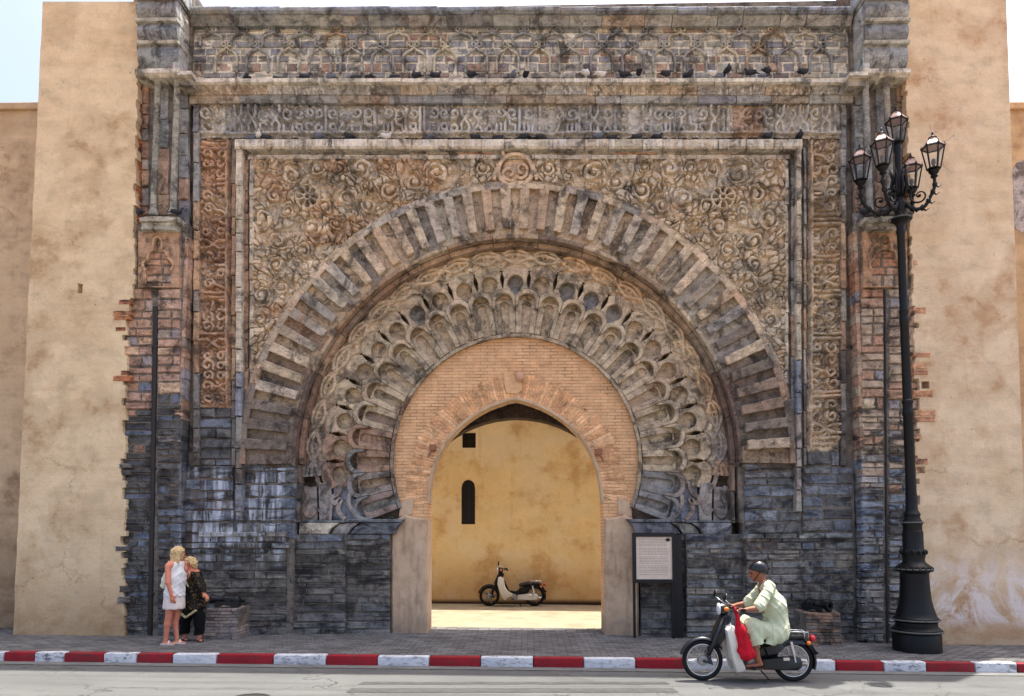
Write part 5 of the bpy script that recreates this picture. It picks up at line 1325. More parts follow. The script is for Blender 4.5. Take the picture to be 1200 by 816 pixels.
def lantern(cx_, cy_, z, s=1.0):
    root = MB(); n = 6; Rb, Rt = .125*s, .215*s; H_ = .47*s
    def ring(r, zz): return [(cx_+r*math.cos(2*math.pi*i/n+.52), cy_+r*math.sin(2*math.pi*i/n+.52), zz) for i in range(n)]
    b0, t0 = ring(Rb, z), ring(Rt, z+H_)
    fr = MB()
    for i in range(n): fr.tube([b0[i], t0[i]], .015*s, 6)
    for rg_, rr_ in ((b0, .016), (t0, .02)):
        for i in range(n): fr.tube([rg_[i], rg_[(i+1) % n]], rr_*s, 6)
    fr.lathe([(.03, -.12), (.05, -.10), (.035, -.06), (.06, -.04), (.10, -.01), (Rb/s*1.02, .0), (Rb/s*1.0, .015)], 12, Matrix.Translation((cx_, cy_, z)) @ Matrix.Scale(s, 4))
    for i in range(n):                                         # little crests on the corners
        x, y, zz = t0[i]; fr.lathe([(.022, -.01), (.026, .02), (.01, .05), (.004, .075)], 6, Matrix.Translation((x, y, zz)) @ Matrix.Scale(s, 4))
    lo = mk('lantern', fr, M_LAMP, lamp, smooth=30)
    gl = MB()
    q0, q1 = ring(Rb*.97, z+.01), ring(Rt*.97, z+H_-.01)
    for i in range(n): j = (i+1) % n; gl.add([q0[i], q0[j], q1[j], q1[i]], [(0, 1, 2, 3)])
    mk('lantern_glass', gl, M_GLASS, lo)
    rf = MB(); rf.lathe([(.215, 0), (.232, .012), (.225, .03), (.19, .055), (.15, .095), (.105, .15), (.085, .165), (.09, .18), (.075, .20)], 6, Matrix.Translation((cx_, cy_, z+H_)) @ Matrix.Rotation(.52, 4, 'Z') @ Matrix.Scale(s, 4))
    mk('lantern_roof', rf, M_ROOF, lo)
    fn = MB(); fn.lathe([(.075, .20), (.085, .215), (.06, .235), (.03, .25), (.035, .27), (.015, .29), (.02, .305), (.004, .36)], 12, Matrix.Translation((cx_, cy_, z+H_)) @ Matrix.Scale(s, 4)); mk('finial', fn, M_LAMP, lo, smooth=True)
    bu = MB(); bu.lathe([(.02, 0), (.025, .08), (.045, .13), (.04, .2), (.01, .23)], 10, Matrix.Translation((cx_, cy_, z)) @ Matrix.Scale(s, 4)); mk('bulb_holder', bu, M_LAMPW, lo, smooth=True)
zb = lz(207)
for lx_, ly_ in ((-.59, .13), (-.46, -.40), (.46, -.26), (.46, .46)):
    RA = math.hypot(lx_, ly_); ux, uy = lx_/RA, ly_/RA
    z0 = lz(238)
    prof = smooth_path([(.08, z0-.02), (.20, z0-.15), (.36, z0-.15), (RA-.07, z0-.0), (RA, z0+.17), (RA, zb-.10)], 6)
    mb = MB(); mb.tube([(r_*ux, r_*uy, z) for r_, z in prof], [.034-.010*i/len(prof) for i in range(len(prof))], 8)
    for (ra, za, rad, dr_) in ((.30, z0+.06, .145, 1), (.15, z0+.20, .075, -1)):
        sp = [(ra+(rad*(1-t/9.4))*math.cos(dr_*t+2.6), za+rad*(1-t/9.4)*math.sin(dr_*t+2.6)) for t in np.linspace(0, 8.4, 34)]
        mb.tube([(r_*ux, r_*uy, z) for r_, z in sp], [.017-.008*i/33 for i in range(34)], 6)
        mb.lathe([(.002, -.03), (.026, -.015), (.03, 0), (.026, .015), (.002, .03)], 8, Matrix.Translation((ra*ux, ra*uy, za)))
    for t_ in (.2, .38, .55, .72, .86):
        r_, z = prof[int(t_*(len(prof)-1))]; mb.lathe([(.002, -.06), (.034, -.03), (.042, 0), (.034, .03), (.002, .06)], 8, Matrix.Translation((r_*ux, r_*uy, z)))
        mb.tube([(r_*ux, r_*uy, z), ((r_+.05)*ux, (r_+.05)*uy, z-.06), ((r_+.10)*ux, (r_+.10)*uy, z-.03)], [.020, .014, .005], 6)
    mb.lathe([(.03, -.16), (.06, -.13), (.045, -.10), (.075, -.06), (.09, -.03)], 10, Matrix.Translation((lx_, ly_, zb)))
    mk('scroll_arm', mb, M_LAMP, lamp, smooth=40)
    lantern(lx_, ly_, zb, .80)
lantern(0, 0, lz(167), .80)
mb = MB()
for i in range(8):
    q = 2*math.pi*i/8; 
    mb.tube([(.06*math.cos(q), .06*math.sin(q), lz(232)), (.14*math.cos(q), .14*math.sin(q), lz(222)), (.10*math.cos(q), .10*math.sin(q), lz(208)), (.16*math.cos(q), .16*math.sin(q), lz(198))], [.03, .025, .02, .006], 6)
mk('cast_foliage', mb, M_LAMP, lamp, smooth=True)

# ------------------------------------------------------------------ information board
M_BLK = simple('black_frame', C(24, 24, 28), .45, .45, .2, var=.2)
m = NT('plaque'); tc = m.n('ShaderNodeTexCoord').outputs['Object']; n1 = m.noise(tc, 6, 6, .6)
M_PLQ = m.fin(m.ramp(n1, [(.3, C(216, 198, 178)), (.7, C(230, 214, 196))]), .5, .35)
M_INK = simple('faded_ink', C(168, 146, 128), .7, .2)
dS = -.02
bx0, bz1 = W(741.5, 625, dS+.05); bx1, bz0 = W(790, 682, dS+.05); sxm = (bx0+bx1)/2
sb = thing('information_board', 'cream information plaque in a black frame on posts right of the doorway', 'sign board', (sxm, -dS, gz(sxm)))
w2 = (bx1-bx0)/2; g0 = gz(sxm)
mb = MB()
for x0, x1, z0, z1 in ((-w2-.01, w2+.02, bz1-.065, bz1+.01), (-w2-.01, w2+.02, bz0-.02, bz0+.045), (-w2-.01, -w2+.055, bz0+.045, bz1-.065), (w2-.03, w2+.02, bz0+.045, bz1-.065)): mb.box(x0, x1, -.07, .0, z0-g0, z1-g0)
mk('frame', mb, M_BLK, sb)
mb = MB(); mb.box(w2-.02, w2+.17, .051, .09, .0, bz1-.03-g0); mk('recess_shade_panel', mb, M_BLK, sb)  # added black sheet in place of the dark, recessed wall beside the board
for x0 in (-w2, w2-.04):
    mb = MB(); mb.box(x0, x0+.045, .004, .05, -.02, bz1-g0-.01); mk('post', mb, M_BLK, sb)
mb = MB(); mb.box(-w2+.055, w2-.03, -.045, -.01, bz0+.045-g0, bz1-.065-g0); pq = mk('plaque', mb, M_PLQ, sb)
mb = MB(); rt_ = random.Random(9); zt = bz1-.12-g0; k = 0
while zt > bz0+.10-g0:
    x = -w2+.11; e = w2-.09-(rt_.uniform(.0, .2) if k % 5 == 4 else .02)
    while x < e:
        w = rt_.uniform(.02, .06); mb.box(x, min(x+w, e), -.0462, -.044, zt, zt+.010); x += w+.012
    zt -= .028 if k % 5 != 4 else .046; k += 1
tx_ = mk('text_lines', mb, M_INK, pq)
mb = MB(); mb.lathe([(.0, 0), (.034, 0), (.034, .004), (.0, .004)], 14, Matrix.Translation((w2-.10, -.046, bz1-.12-g0)) @ Matrix.Rotation(math.pi/2, 4, 'X')); mb.box(w2-.145, w2-.055, -.049, -.045, bz1-.13-g0, bz1-.112-g0); mk('emblem', mb, M_BLK, pq)

# ------------------------------------------------------------------ old cannons on brick plinths
M_GUN = simple('black_iron_gun', C(20, 21, 25), .45, .5, .3, var=.25, bump=.3)
M_PBR = stone_material('plinth_brick', rust=.15, drip=.15)
for side in (0, 1):
    if side: px0, px1, py0, py1, cc, nm = 942, 988, 718, 753, [C(122,104,90), C(110,96,86), C(132,106,86), C(104,96,90)], 'right'
    else: px0, px1, py0, py1, cc, nm = 238, 281, 713, 749, [C(128,118,114), C(112,104,102), C(140,128,122)], 'left'
    d = .62; xa, zt = W(px0, py0, d); xb, _ = W(px1, py0, d); xm = (xa+xb)/2; wdt = xb-xa
    pt = thing('brick_plinth', ('warm thin brick plinth under the black cannon behind the moped rider' if side else 'stack of thin grey bricks under the cannon beside the woman in black'), 'plinth', (xm, -d/2, gz(xm)))
    g0 = gz(xm); hgt = zt-g0; nrow = 10; rb = random.Random(side)
    mb = MB(); mb.box(-wdt/2+.03, wdt/2-.03, -d/2+.03, d/2-.05, -.03, hgt-.02); mk('mortar_core', mb, M_MORTAR, pt)
    for r_ in range(nrow):
        z0, z1 = hgt*r_/nrow, hgt*(r_+1)/nrow-.008; ins = .05*r_/nrow+rb.uniform(0, .015)
        x = -wdt/2+ins-(.12 if r_ < 7 and side else 0)*0; first = True
        while x < wdt/2-ins-.03:
            w = rb.uniform(.16, .27); w = min(w, wdt/2-ins-x); mb = MB(); mb.box(x, x+w-.008, -d/2+rb.uniform(-.012, .01), -d/2+.14, z0, z1, .006)
            mk('brick', mb, M_PBR, pt, jit(rb.choice(cc), .08)); x += w
        for sx in (-1, 1):                                # end bricks
            y = -d/2+.145
            while y < d/2-.06:
                mb = MB(); x0 = sx*(wdt/2-ins); a_, b_ = sorted((x0, x0-sx*.11)); mb.box(a_, b_, y, min(y+.2, d/2-.05), z0, z1, .006); mk('brick', mb, M_PBR, pt, jit(rb.choice(cc), .08)); y += .21
    # the gun
    cn = thing('cannon', ('old black cannon with its muzzle to the street on the warm brick plinth' if side else 'old black cannon on the grey brick stack beside the woman in black'), 'cannon', (xm, -d/2, zt))
    if side:
        a, dirv = Vector((.12, -.30, .11)), Vector((-.34, .62, .02))
    else:
        a, dirv = Vector((-.26, -.16, .15)), Vector((.68, .20, -.06))
    q = dirv.normalized().to_track_quat('Z', 'Y').to_matrix().to_4x4(); M = Matrix.Translation(a) @ q @ Matrix.Scale(.8, 4)
    mb = MB(); mb.lathe([(.0, .10), (.045, .10), (.05, .0), (.095, -.005), (.105, .02), (.095, .05), (.085, .07), (.082, .25), (.09, .27), (.10, .30), (.10, .33), (.105, .5), (.115, .52), (.115, .56), (.10, .6), (.05, .63), (.03, .66), (.04, .69), (.02, .72), (.0, .725)], 22, M, False); mk('barrel', mb, M_GUN, cn, smooth=40)
    s_ = dirv.normalized(); n_ = Vector((-s_.y, s_.x, 0)).normalized()
    for sg in (-1, 1):
        mb = MB(); o = a+s_*.30+n_*.12*sg; mb.tube([o, o+n_*.02*sg], .045, 10); mk('trunnion', mb, M_GUN, cn)
    c_ = a+s_*.27
    for sg in (-1, 1):
        o = c_+n_*.115*sg; dn = Vector((0, 0, 1)); P = [o-s_*.17+dn*(-.03), o+s_*.22+dn*(-.01), o+s_*.22+dn*(-o.z+.0), o+s_*.12+dn*(-o.z), o+s_*.0+dn*(-o.z+.06), o-s_*.12+dn*(-o.z), o-s_*.20+dn*(-o.z)]
        th = n_*.02; n0 = len(P); mb = MB(); mb.add([p+th for p in P]+[p-th for p in P], [tuple(range(n0)), tuple(range(2*n0-1, n0-1, -1))]+[(i, (i+1) % n0, n0+(i+1) % n0, n0+i) for i in range(n0)])
        mk('carriage_cheek', mb, M_GUN, cn)

# ------------------------------------------------------------------ pigeons
M_PG = [simple('pigeon_dark', C(42, 44, 50), .6, .3, var=.3, scale=30), simple('pigeon_grey', C(96, 102, 114), .6, .3, var=.3, scale=30), simple('pigeon_white', C(206, 204, 198), .6, .3, var=.15, scale=30)]
M_BEAK = simple('pigeon_foot', C(140, 84, 74), .6)
def pigeon_mesh(mat, pose):
    s = SDF((-.19, -.09, -.02), (.21, .09, .24), .0085)
    up = {'stand': .05, 'sit': 0.0, 'tall': .10, 'peck': .04}[pose]; hd = {'stand': (.115, .19), 'sit': (.105, .125), 'tall': (.06, .215), 'peck': (.15, .075)}[pose]; h0 = .055+up*.55
    s.ell((0, 0, h0+.012), (.105, .058, .056), .02); s.ell((.05, 0, h0+.022), (.06, .052, .055), .03)
    s.cone((.07, 0, h0+.04), (hd[0]-.012, 0, hd[1]-.02), .036, .024, .03); s.ell((hd[0], 0, hd[1]), (.028, .022, .024), .012); s.cone((hd[0]+.02, 0, hd[1]-.003), (hd[0]+.047, 0, hd[1]-.012), .009, .004, .006)
    s.cone((-.07, 0, h0+.012), (-.17, 0, h0-.025), .035, .02, .03, ((0, 0, 1), .45))
    for sg in (-1, 1): s.ell((-.03, sg*.044, h0+.018), (.098, .02, .036), .012); s.cone((.01, sg*.02, h0-.02), (.015, sg*.022, .004), .009, .008, .008); s.cone((.0, sg*.022, .005), (.035, sg*.024, .004), .007, .006, .005)
    return s.mesh('pigeon', mat)
PM = {}
def pigeon(x, y, z, mat, pose, yaw, label, group):
    k = (mat, pose)
    if k not in PM: PM[k] = pigeon_mesh(M_PG[mat], pose)
    o = link('pigeon', PM[k], None, None, (x, y, z), (0, 0, yaw), (.84, .84, .84)); tag(o, label, 'pigeon', group); return o
ORD = ['first', 'second', 'third', 'fourth', 'fifth', 'sixth', 'seventh', 'eighth', 'ninth', 'tenth', 'eleventh', 'twelfth', 'thirteenth', 'fourteenth', 'fifteenth', 'sixteenth', 'seventeenth', 'eighteenth', 'nineteenth', 'twentieth']
NMC = ['dark', 'grey', 'white']
upper = [(289, 0, 'tall', 2.5), (326, 0, 'sit', .4), (357, 0, 'stand', .3), (388, 1, 'tall', 3.0), (417, 0, 'sit', 0), (433, 0, 'sit', 2.7), (463, 0, 'peck', .2), (488, 0, 'tall', 3.0), (510, 0, 'stand', .3), (533, 2, 'stand', -1.4), (553, 0, 'tall', 2.8), (601, 1, 'sit', -1.2), (616, 0, 'tall', 1.8), (686, 2, 'tall', .6), (704, 2, 'sit', .3), (732, 0, 'stand', 3.1), (749, 0, 'tall', 1.6), (780, 0, 'sit', .2), (807, 0, 'sit', -.8), (834, 2, 'sit', .3)]
upper2 = [(853, 0, 'tall', -1.3), (880, 0, 'stand', 3.0), (899, 0, 'tall', .5), (941, 0, 'sit', .2)]
allu = upper+upper2
ORD2 = lambda i: ORD[i] if i < 20 else ['twenty-first', 'twenty-second', 'twenty-third', 'twenty-fourth'][i-20]
ZU = W(604, 91.5, .30)[1]
for i, (px, mt, ps_, yw_) in enumerate(allu):
    dd = .24+(i % 3)*.025; x = W(px, 88, dd)[0]
    pigeon(x, -dd, ZU+.002, mt, ps_, yw_, '%s pigeon, %s from the left on the ledge under the arcaded frieze' % (NMC[mt], ORD2(i)), 'pigeons on the upper ledge')
lower_ = [(296, 1, 'sit', 3.0), (303, 2, 'stand', -1.2), (311, 0, 'sit', .3), (374, 1, 'stand', 2.8), (410, 0, 'stand', 3.0), (452, 2, 'stand', .3), (504, 1, 'stand', 2.4), (557, 0, 'sit', 3.1), (583, 0, 'sit', .1), (615, 0, 'peck', 3.0), (633, 0, 'peck', .2), (701, 1, 'stand', -.2), (716, 0, 'sit', .2), (746, 0, 'sit', .2), (770, 0, 'stand', .3), (899, 0, 'stand', .3), (937, 0, 'tall', -1.4)]
ZL = W(604, 163, .16)[1]
for i, (px, mt, ps_, yw_) in enumerate(lower_):
    dd = .12+(i % 2)*.03; x = W(px, 160, dd)[0]
    pigeon(x, -dd, W(px, 163, .2)[1]+.003, mt, ps_, yw_, '%s pigeon, %s from the left along the top of the pale frame' % (NMC[mt], ORD[i]), 'pigeons on the pale frame')
for (px, py, yw_, lab) in ((163, 253, 2.6, 'dark pigeon at the outer end of the left pier shelf'), (206, 253, .4, 'dark pigeon at the inner end of the left pier shelf'), (1015, 253, 2.8, 'dark pigeon at the inner end of the right pier shelf'), (1036, 253, .2, 'dark pigeon in the middle of the right pier shelf')):
    x, z = W(px, py, .47); pigeon(x, -.45, z+.004, 0, 'stand', yw_, lab, 'pigeons on the pier shelves')
for (px, py, yw_, mt, lab) in ((999, 180, 2.9, 0, 'dark pigeon perched on the roof of the left lantern'), (1036, 156, 2.9, 2, 'pale pigeon perched on the front lantern of the street lamp')):
    pass
# ------------------------------------------------------------------ mopeds
M_TYRE = simple('tyre_rubber', C(30, 30, 31), .8, .25, var=.2, scale=20, bump=.2)
M_CHROME = simple('chrome', C(206, 206, 206), .22, .6, .9, var=.1)
M_ALU = simple('cast_alloy', C(150, 150, 150), .45, .5, .7, var=.2, bump=.1)
M_NAVY = simple('navy_paint', C(12, 17, 26), .34, .4, 0, var=.15, coat=.3)
M_BLKP = simple('black_plastic', C(15, 15, 17), .5, .3, 0, var=.2)
M_CREAM = simple('cream_plastic', C(222, 218, 206), .4, .45, 0, var=.06, coat=.2)
M_SEAT = simple('seat_vinyl', C(22, 22, 24), .55, .4, 0, var=.2, bump=.2)
M_ORANGE = simple('indicator_orange', C(232, 120, 36), .3, .5, var=.05)
M_REDL = simple('tail_lamp_red', C(200, 36, 48), .25, .5, var=.05)
M_LENS = simple('lamp_lens', C(216, 220, 222), .12, .6, var=.04)
M_MIR = simple('mirror_face', C(190, 198, 206), .05, .8, 1.0, var=.02)
def K(u, v): return ((u-459.6)/405.6, (758.4-v)/405.6)
def side_plate(mb, pts, y0, y1, bev=.012):
    """outline in (x, z), thick from y0 to y1, edges eased on both faces"""
    n = len(pts); cx_ = sum(p[0] for p in pts)/n; cz_ = sum(p[1] for p in pts)/n
    ins = [(cx_+(x-cx_)*(1-bev/max(.03, math.hypot(x-cx_, z-cz_))), cz_+(z-cz_)*(1-bev/max(.03, math.hypot(x-cx_, z-cz_)))) for x, z in pts]
    R_ = [[(x, y0, z) for x, z in ins], [(x, y0+bev, z) for x, z in pts], [(x, y1-bev, z) for x, z in pts], [(x, y1, z) for x, z in ins]]
    f = [(k*n+i, k*n+(i+1) % n, (k+1)*n+(i+1) % n, (k+1)*n+i) for k in range(3) for i in range(n)]+[tuple(range(n-1, -1, -1)), tuple(3*n+i for i in range(n))]
    mb.add([p for r in R_ for p in r], f)
def moped(name, label, loc, rz, pal, star=False):
    """step-through moped facing -X, y across, origin on the ground half way between the wheels"""
    t = thing(name, label, 'moped', loc, rz)
    wb = .63; R = .285; body, shield, lower = pal
    for sx, nm in ((-1, 'wheel'), (1, 'wheel')):
        c = (sx*wb, 0, R)
        mb = MB(); mb.torus(c, R-.033, .033, 'Y', 44, 10); w = mk(nm, mb, M_TYRE, t, smooth=True)
        mb = MB(); mb.torus(c, R-.068, .014, 'Y', 44, 8, 1.5); mk('rim', mb, M_BLKP if star else M_CHROME, w, smooth=True)
        mb = MB(); mb.lathe([(.0, -.05), (.03, -.05), (.068, -.045), (.075, -.03), (.075, .03), (.068, .045), (.03, .05), (.0, .05)], 20, Matrix.Translation(c) @ Matrix.Rotation(math.pi/2, 4, 'X'), False); mk('hub', mb, M_ALU, w, smooth=40)
        mb = MB(); n = 5 if star else 32
        for i in range(n):
            a = 2*math.pi*i/n; off = (.28 if i % 2 else -.28) if not star else 0; yy = (.03 if (i//2) % 2 else -.03) if not star else 0
            p0 = (c[0]+.07*math.cos(a), yy, c[2]+.07*math.sin(a)); p1 = (c[0]+(R-.07)*math.cos(a+off), 0, c[2]+(R-.07)*math.sin(a+off))
            if star: mb.tube([(p0[0], -.0, p0[2]), p1], [.035, .022], 8)
            else: mb.tube([p0, p1], .0022, 4, False)
        sp = mk('spokes', mb, M_ALU if star else M_CHROME, w, smooth=True); sp['kind'] = 'stuff'
        # mudguard
        a0, a1 = ((165, 30) if sx < 0 else (150, -22)); mb = MB(); n = 18; v = []; f = []
        for i in range(n+1):
            a = math.radians(a0+(a1-a0)*i/n)
            for r_, y in ((R+.005, -.055), (R+.032, -.045), (R+.043, 0), (R+.032, .045), (R+.005, .055)): v.append((c[0]+r_*math.cos(a), y, c[2]+r_*math.sin(a)))
        for i in range(n):
            for k in range(4): f.append((i*5+k, i*5+k+1, (i+1)*5+k+1, (i+1)*5+k))
        mb.add(v, f); mk('mudguard', mb, body, t, smooth=True)
    # leading link fork
    for sy in (-1, 1):
        mb = MB(); mb.tube([(*K(322, 400)[:1], sy*.05, K(322, 400)[1]), (K(268, 530)[0], sy*.075, K(268, 530)[1]), (K(232, 612)[0], sy*.075, K(232, 612)[1])], [.035, .032, .028], 10); mb.tube([(K(232, 612)[0], sy*.075, K(232, 612)[1]), (-wb+.12, sy*.075, R-.045), (-wb, sy*.07, R)], [.026, .022, .02], 8); mk('fork_leg', mb, body, t, smooth=True)
    mb = MB(); side_plate(mb, [K(*q) for q in ((300, 395), (345, 375), (372, 395), (330, 520), (300, 560), (262, 535), (255, 500))], -.06, .06, .02); mk('fork_cover', mb, body, t, smooth=50)
    # head: lamp shell, handlebar, grips, instruments
    mb = MB(); M = Matrix.Translation((K(322, 355)[0], 0, K(322, 355)[1])) @ Matrix.Rotation(-math.pi/2, 4, 'Y')
    mb.lathe([(.0, -.09), (.05, -.085), (.078, -.04), (.084, .01), (.08, .05)], 20, M, False); mk('headlamp_shell', mb, body, t, smooth=True)
    mb = MB(); mb.lathe([(.082, .045), (.086, .055), (.078, .066), (.05, .078), (.0, .084)], 20, M, False); mk('headlamp', mb, M_LENS, t, smooth=True)
    hx, hz = K(378, 345)
    mb = MB(); mb.tube([(hx+.06, -.32, hz-.0), (hx, -.22, hz+.015), (hx-.03, -.08, hz+.0), (hx-.03, .08, hz), (hx, .22, hz+.015), (hx+.06, .32, hz)], .013, 8); mk('handlebar', mb, M_BLKP, t, smooth=True)
    for sy in (-1, 1):
        mb = MB(); mb.tube([(hx+.03, sy*.24, hz+.012), (hx+.075, sy*.345, hz-.002)], [.019, .021], 10); mk('grip', mb, M_BLKP, t, smooth=True)
        mb = MB(); mb.tube([(hx-.03, sy*.22, hz-.0), (hx+.0, sy*.33, hz-.025)], [.006, .005], 6); mk('lever', mb, M_CHROME, t, smooth=True)
        mb = MB(); mb.tube([(hx-.01, sy*.2, hz+.01), (hx-.10, sy*.24, hz+.07), (hx-.17, sy*.27, hz+.13)], .006, 6); ms = mk('mirror_stem', mb, M_CHROME, t, smooth=True)
        mb = MB(); Mm = Matrix.Translation((hx-.175, sy*.28, hz+.17)) @ Matrix.Rotation(math.pi/2+.2, 4, 'Y') @ Matrix.Scale(.8, 4, (0, 1, 0)); mb.lathe([(.0, -.02), (.04, -.016), (.056, .0), (.056, .008), (.0, .010)], 18, Mm, False); mm = mk('mirror', mb, M_BLKP, t, smooth=40)
        mb = MB(); mb.lathe([(.0, .0112), (.05, .0112), (.05, .0125), (.0, .0125)], 16, Mm, False); mk('mirror_glass', mb, M_MIR, mm)
        mb = MB(); mb.lathe([(.0, -.02), (.02, -.02), (.032, .0), (.028, .03), (.0, .045)], 12, Matrix.Translation((K(338, 352)[0], sy*.10, K(338, 352)[1])) @ Matrix.Rotation(-math.pi/2, 4, 'Y'), False); mk('indicator', mb, M_ORANGE, t, smooth=True)
        # leg shield wing
        mb = MB(); pts = [(-.39, .80), (-.31, .83), (-.27, .79), (-.225, .574), (-.12, .43), (.0225, .349), (-.02, .28), (-.14, .24), (-.18, .18), (-.22, .18), (-.304, .304), (-.38, .50), (-.41, .62)] if star else [K(*q) for q in ((322, 462), (350, 436), (366, 442), (374, 500), (392, 590), (424, 672), (424, 690), (398, 698), (376, 697), (352, 620), (336, 540))]
        side_plate(mb, pts, min(sy*.07, sy*.22), max(sy*.07, sy*.22), .02); mk('leg_shield', mb, shield, t, smooth=50)
    mb = MB(); side_plate(mb, [K(*q) for q in ((330, 445), (362, 430), (380, 520), (400, 600), (360, 640), (340, 560))], -.075, .075, .02); mk('shield_centre', mb, shield, t, smooth=50)
    # pressed steel spine
    mb = MB(); side_plate(mb, [K(*q) for q in ((330, 480), (372, 470), (420, 585), (500, 596), (560, 560), (620, 520), (680, 510), (770, 520), (790, 545), (700, 548), (640, 580), (600, 640), (560, 660), (480, 640), (400, 640), (360, 600))], -.06, .06, .02); mk('frame_spine', mb, body, t, smooth=50)
    for sy in (-1, 1):
        mb = MB(); side_plate(mb, [K(*q) for q in ((540, 560), (640, 530), (660, 560), (620, 600), (560, 610))], min(sy*.06, sy*.12), max(sy*.06, sy*.12), .02); mk('side_cover', mb, body, t, smooth=50)
        mb = MB(); x0, z0 = K(690, 528); x1, z1 = K(706, 600); mb.tube([(x0, sy*.12, z0), (x1, sy*.12, z1)], [.022, .024], 10); mb.tube([(x1, sy*.12, z1), (wb, sy*.11, R)], [.014, .014], 8); mk('shock_absorber', mb, M_CHROME, t, smooth=40)
        mb = MB(); x0, z0 = K(470, 672); mb.tube([(x0, sy*.08, z0), (x0, sy*.26, z0)], [.016, .02], 8); mk('footrest', mb, M_BLKP, t, smooth=40)
    # chain case and engine
    mb = MB(); P = [K(*q) for q in ((520, 632), (640, 614), (720, 612), (745, 622), (757, 645), (752, 672), (730, 690), (640, 690), (520, 682))]; side_plate(mb, P, -.11, -.05, .018); cc = mk('chain_case', mb, lower, t, smooth=50)
    mb = MB(); side_plate(mb, [K(*q) for q in ((645, 618), (682, 616), (684, 634), (648, 636))], -.1135, -.105, .004); mk('case_badge', mb, M_CHROME, cc)
    mb = MB(); M = Matrix.Translation((K(478, 655)[0], 0, K(478, 655)[1])); mb.lathe([(.0, -.13), (.07, -.13), (.088, -.11), (.09, .1), (.075, .13), (.0, .13)], 22, M @ Matrix.Rotation(math.pi/2, 4, 'X'), False); mk('engine_case', mb, M_ALU, t, smooth=40)
    mb = MB(); x0, z0 = K(455, 640); 
    for k in range(6): mb.lathe([(.0, 0), (.062, 0), (.062, .012), (.0, .012)], 14, Matrix.Translation((x0-.03-.022*k, 0, z0+.01)) @ Matrix.Rotation(-math.pi/2, 4, 'Y'), False)
    eg = mk('cylinder_fins', mb, M_ALU, t); eg['kind'] = 'stuff'
    mb = MB(); mb.tube([(K(440, 665)[0], .1, K(440, 665)[1]), (K(500, 700)[0], .13, K(500, 700)[1]), (K(600, 690)[0], .14, K(600, 690)[1]), (K(640, 680)[0], .145, K(640, 680)[1]), (K(810, 668)[0], .15, K(810, 668)[1])], [.018, .018, .02, .042, .036], 12); mk('exhaust', mb, M_CHROME, t, smooth=True)
    # seat, carrier, rear end
    s = SDF((-.0, -.16, .5), (.92, .16, .8), .012)
    a, b = K(520, 545), K(640, 520); s.cone((K(560, 522)[0], 0, K(560, 522)[1]), (K(650, 505)[0], 0, K(650, 505)[1]), .055, .06, .03, ((0, 1, 0), 2.0)); s.cone((K(650, 508)[0], 0, K(650, 508)[1]), (K(770, 505)[0], 0, K(770, 505)[1]), .05, .042, .04, ((0, 1, 0), 2.2))
    link('seat', s.mesh('seat', M_SEAT), t)
    mb = MB()
    for sy in (-1, 1): mb.tube([(K(655, 474)[0], sy*.10, K(655, 474)[1]), (K(790, 476)[0], sy*.10, K(790, 476)[1]), (K(792, 520)[0], sy*.08, K(792, 520)[1])], .009, 8)
    for u in (665, 700, 735, 770): mb.tube([(K(u, 475)[0], -.1, K(u, 475)[1]), (K(u, 475)[0], .1, K(u, 475)[1])], .007, 6)
    for u in (670, 770):
        for sy in (-1, 1): mb.tube([(K(u, 475)[0], sy*.1, K(u, 475)[1]), (K(u, 515)[0], sy*.09, K(u, 515)[1])], .007, 6)
    mk('luggage_rack', mb, M_CHROME, t, smooth=True)
    mb = MB(); side_plate(mb, [K(*q) for q in ((770, 522), (800, 520), (838, 580), (858, 598), (838, 604), (815, 590))], -.06, .06, .01); mk('number_plate_holder', mb, M_BLKP, t, smooth=50)
    mb = MB(); mb.lathe([(.0, -.03), (.04, -.03), (.048, .0), (.04, .035), (.0, .05)], 14, Matrix.Translation((K(826, 515)[0], 0, K(826, 515)[1])) @ Matrix.Rotation(math.pi/2, 4, 'Y'), False); mk('tail_lamp', mb, M_REDL, t, smooth=True)
    for sy in (-1, 1):
        mb = MB(); mb.lathe([(.0, -.02), (.02, -.02), (.03, .0), (.024, .03), (.0, .04)], 12, Matrix.Translation((K(785, 535)[0], sy*.13, K(785, 535)[1])) @ Matrix.Rotation(math.pi/2, 4, 'Y'), False); mk('indicator', mb, M_ORANGE, t, smooth=True)
    mb = MB(); mb.tube([(K(520, 690)[0], -.1, K(520, 690)[1]), (K(560, 720)[0], -.16, .05 if not star else .01)], .010, 6); mk('kick_stand', mb, M_BLKP, t, smooth=True)
    return t
g1 = G(823, 797.5, -.145); g2 = G(930, 799, -.145); mc = (g1+g2)/2
rz_ = math.atan2(g2.y-g1.y, g2.x-g1.x)*.0
MOP = moped('moped', 'dark moped with cream leg shield ridden along the road by the man in white', (mc.x, mc.y, gz(mc.x)-.145), 0, (M_NAVY, M_CREAM, M_NAVY))
MOP.rotation_euler = (0, math.atan(SLOPE), 0)
pm = G(600, 705.5); pmx = W(600, 705, -(YW-.42))[0]
PMOP = moped('moped', 'parked moped with white leg shield against the ochre wall beyond the gate', (pmx, YW-.46, gz(pmx)-.004), math.radians(3), (M_BLKP, M_CREAM, M_CREAM), True)
PMOP.scale = (.9, .9, .9)

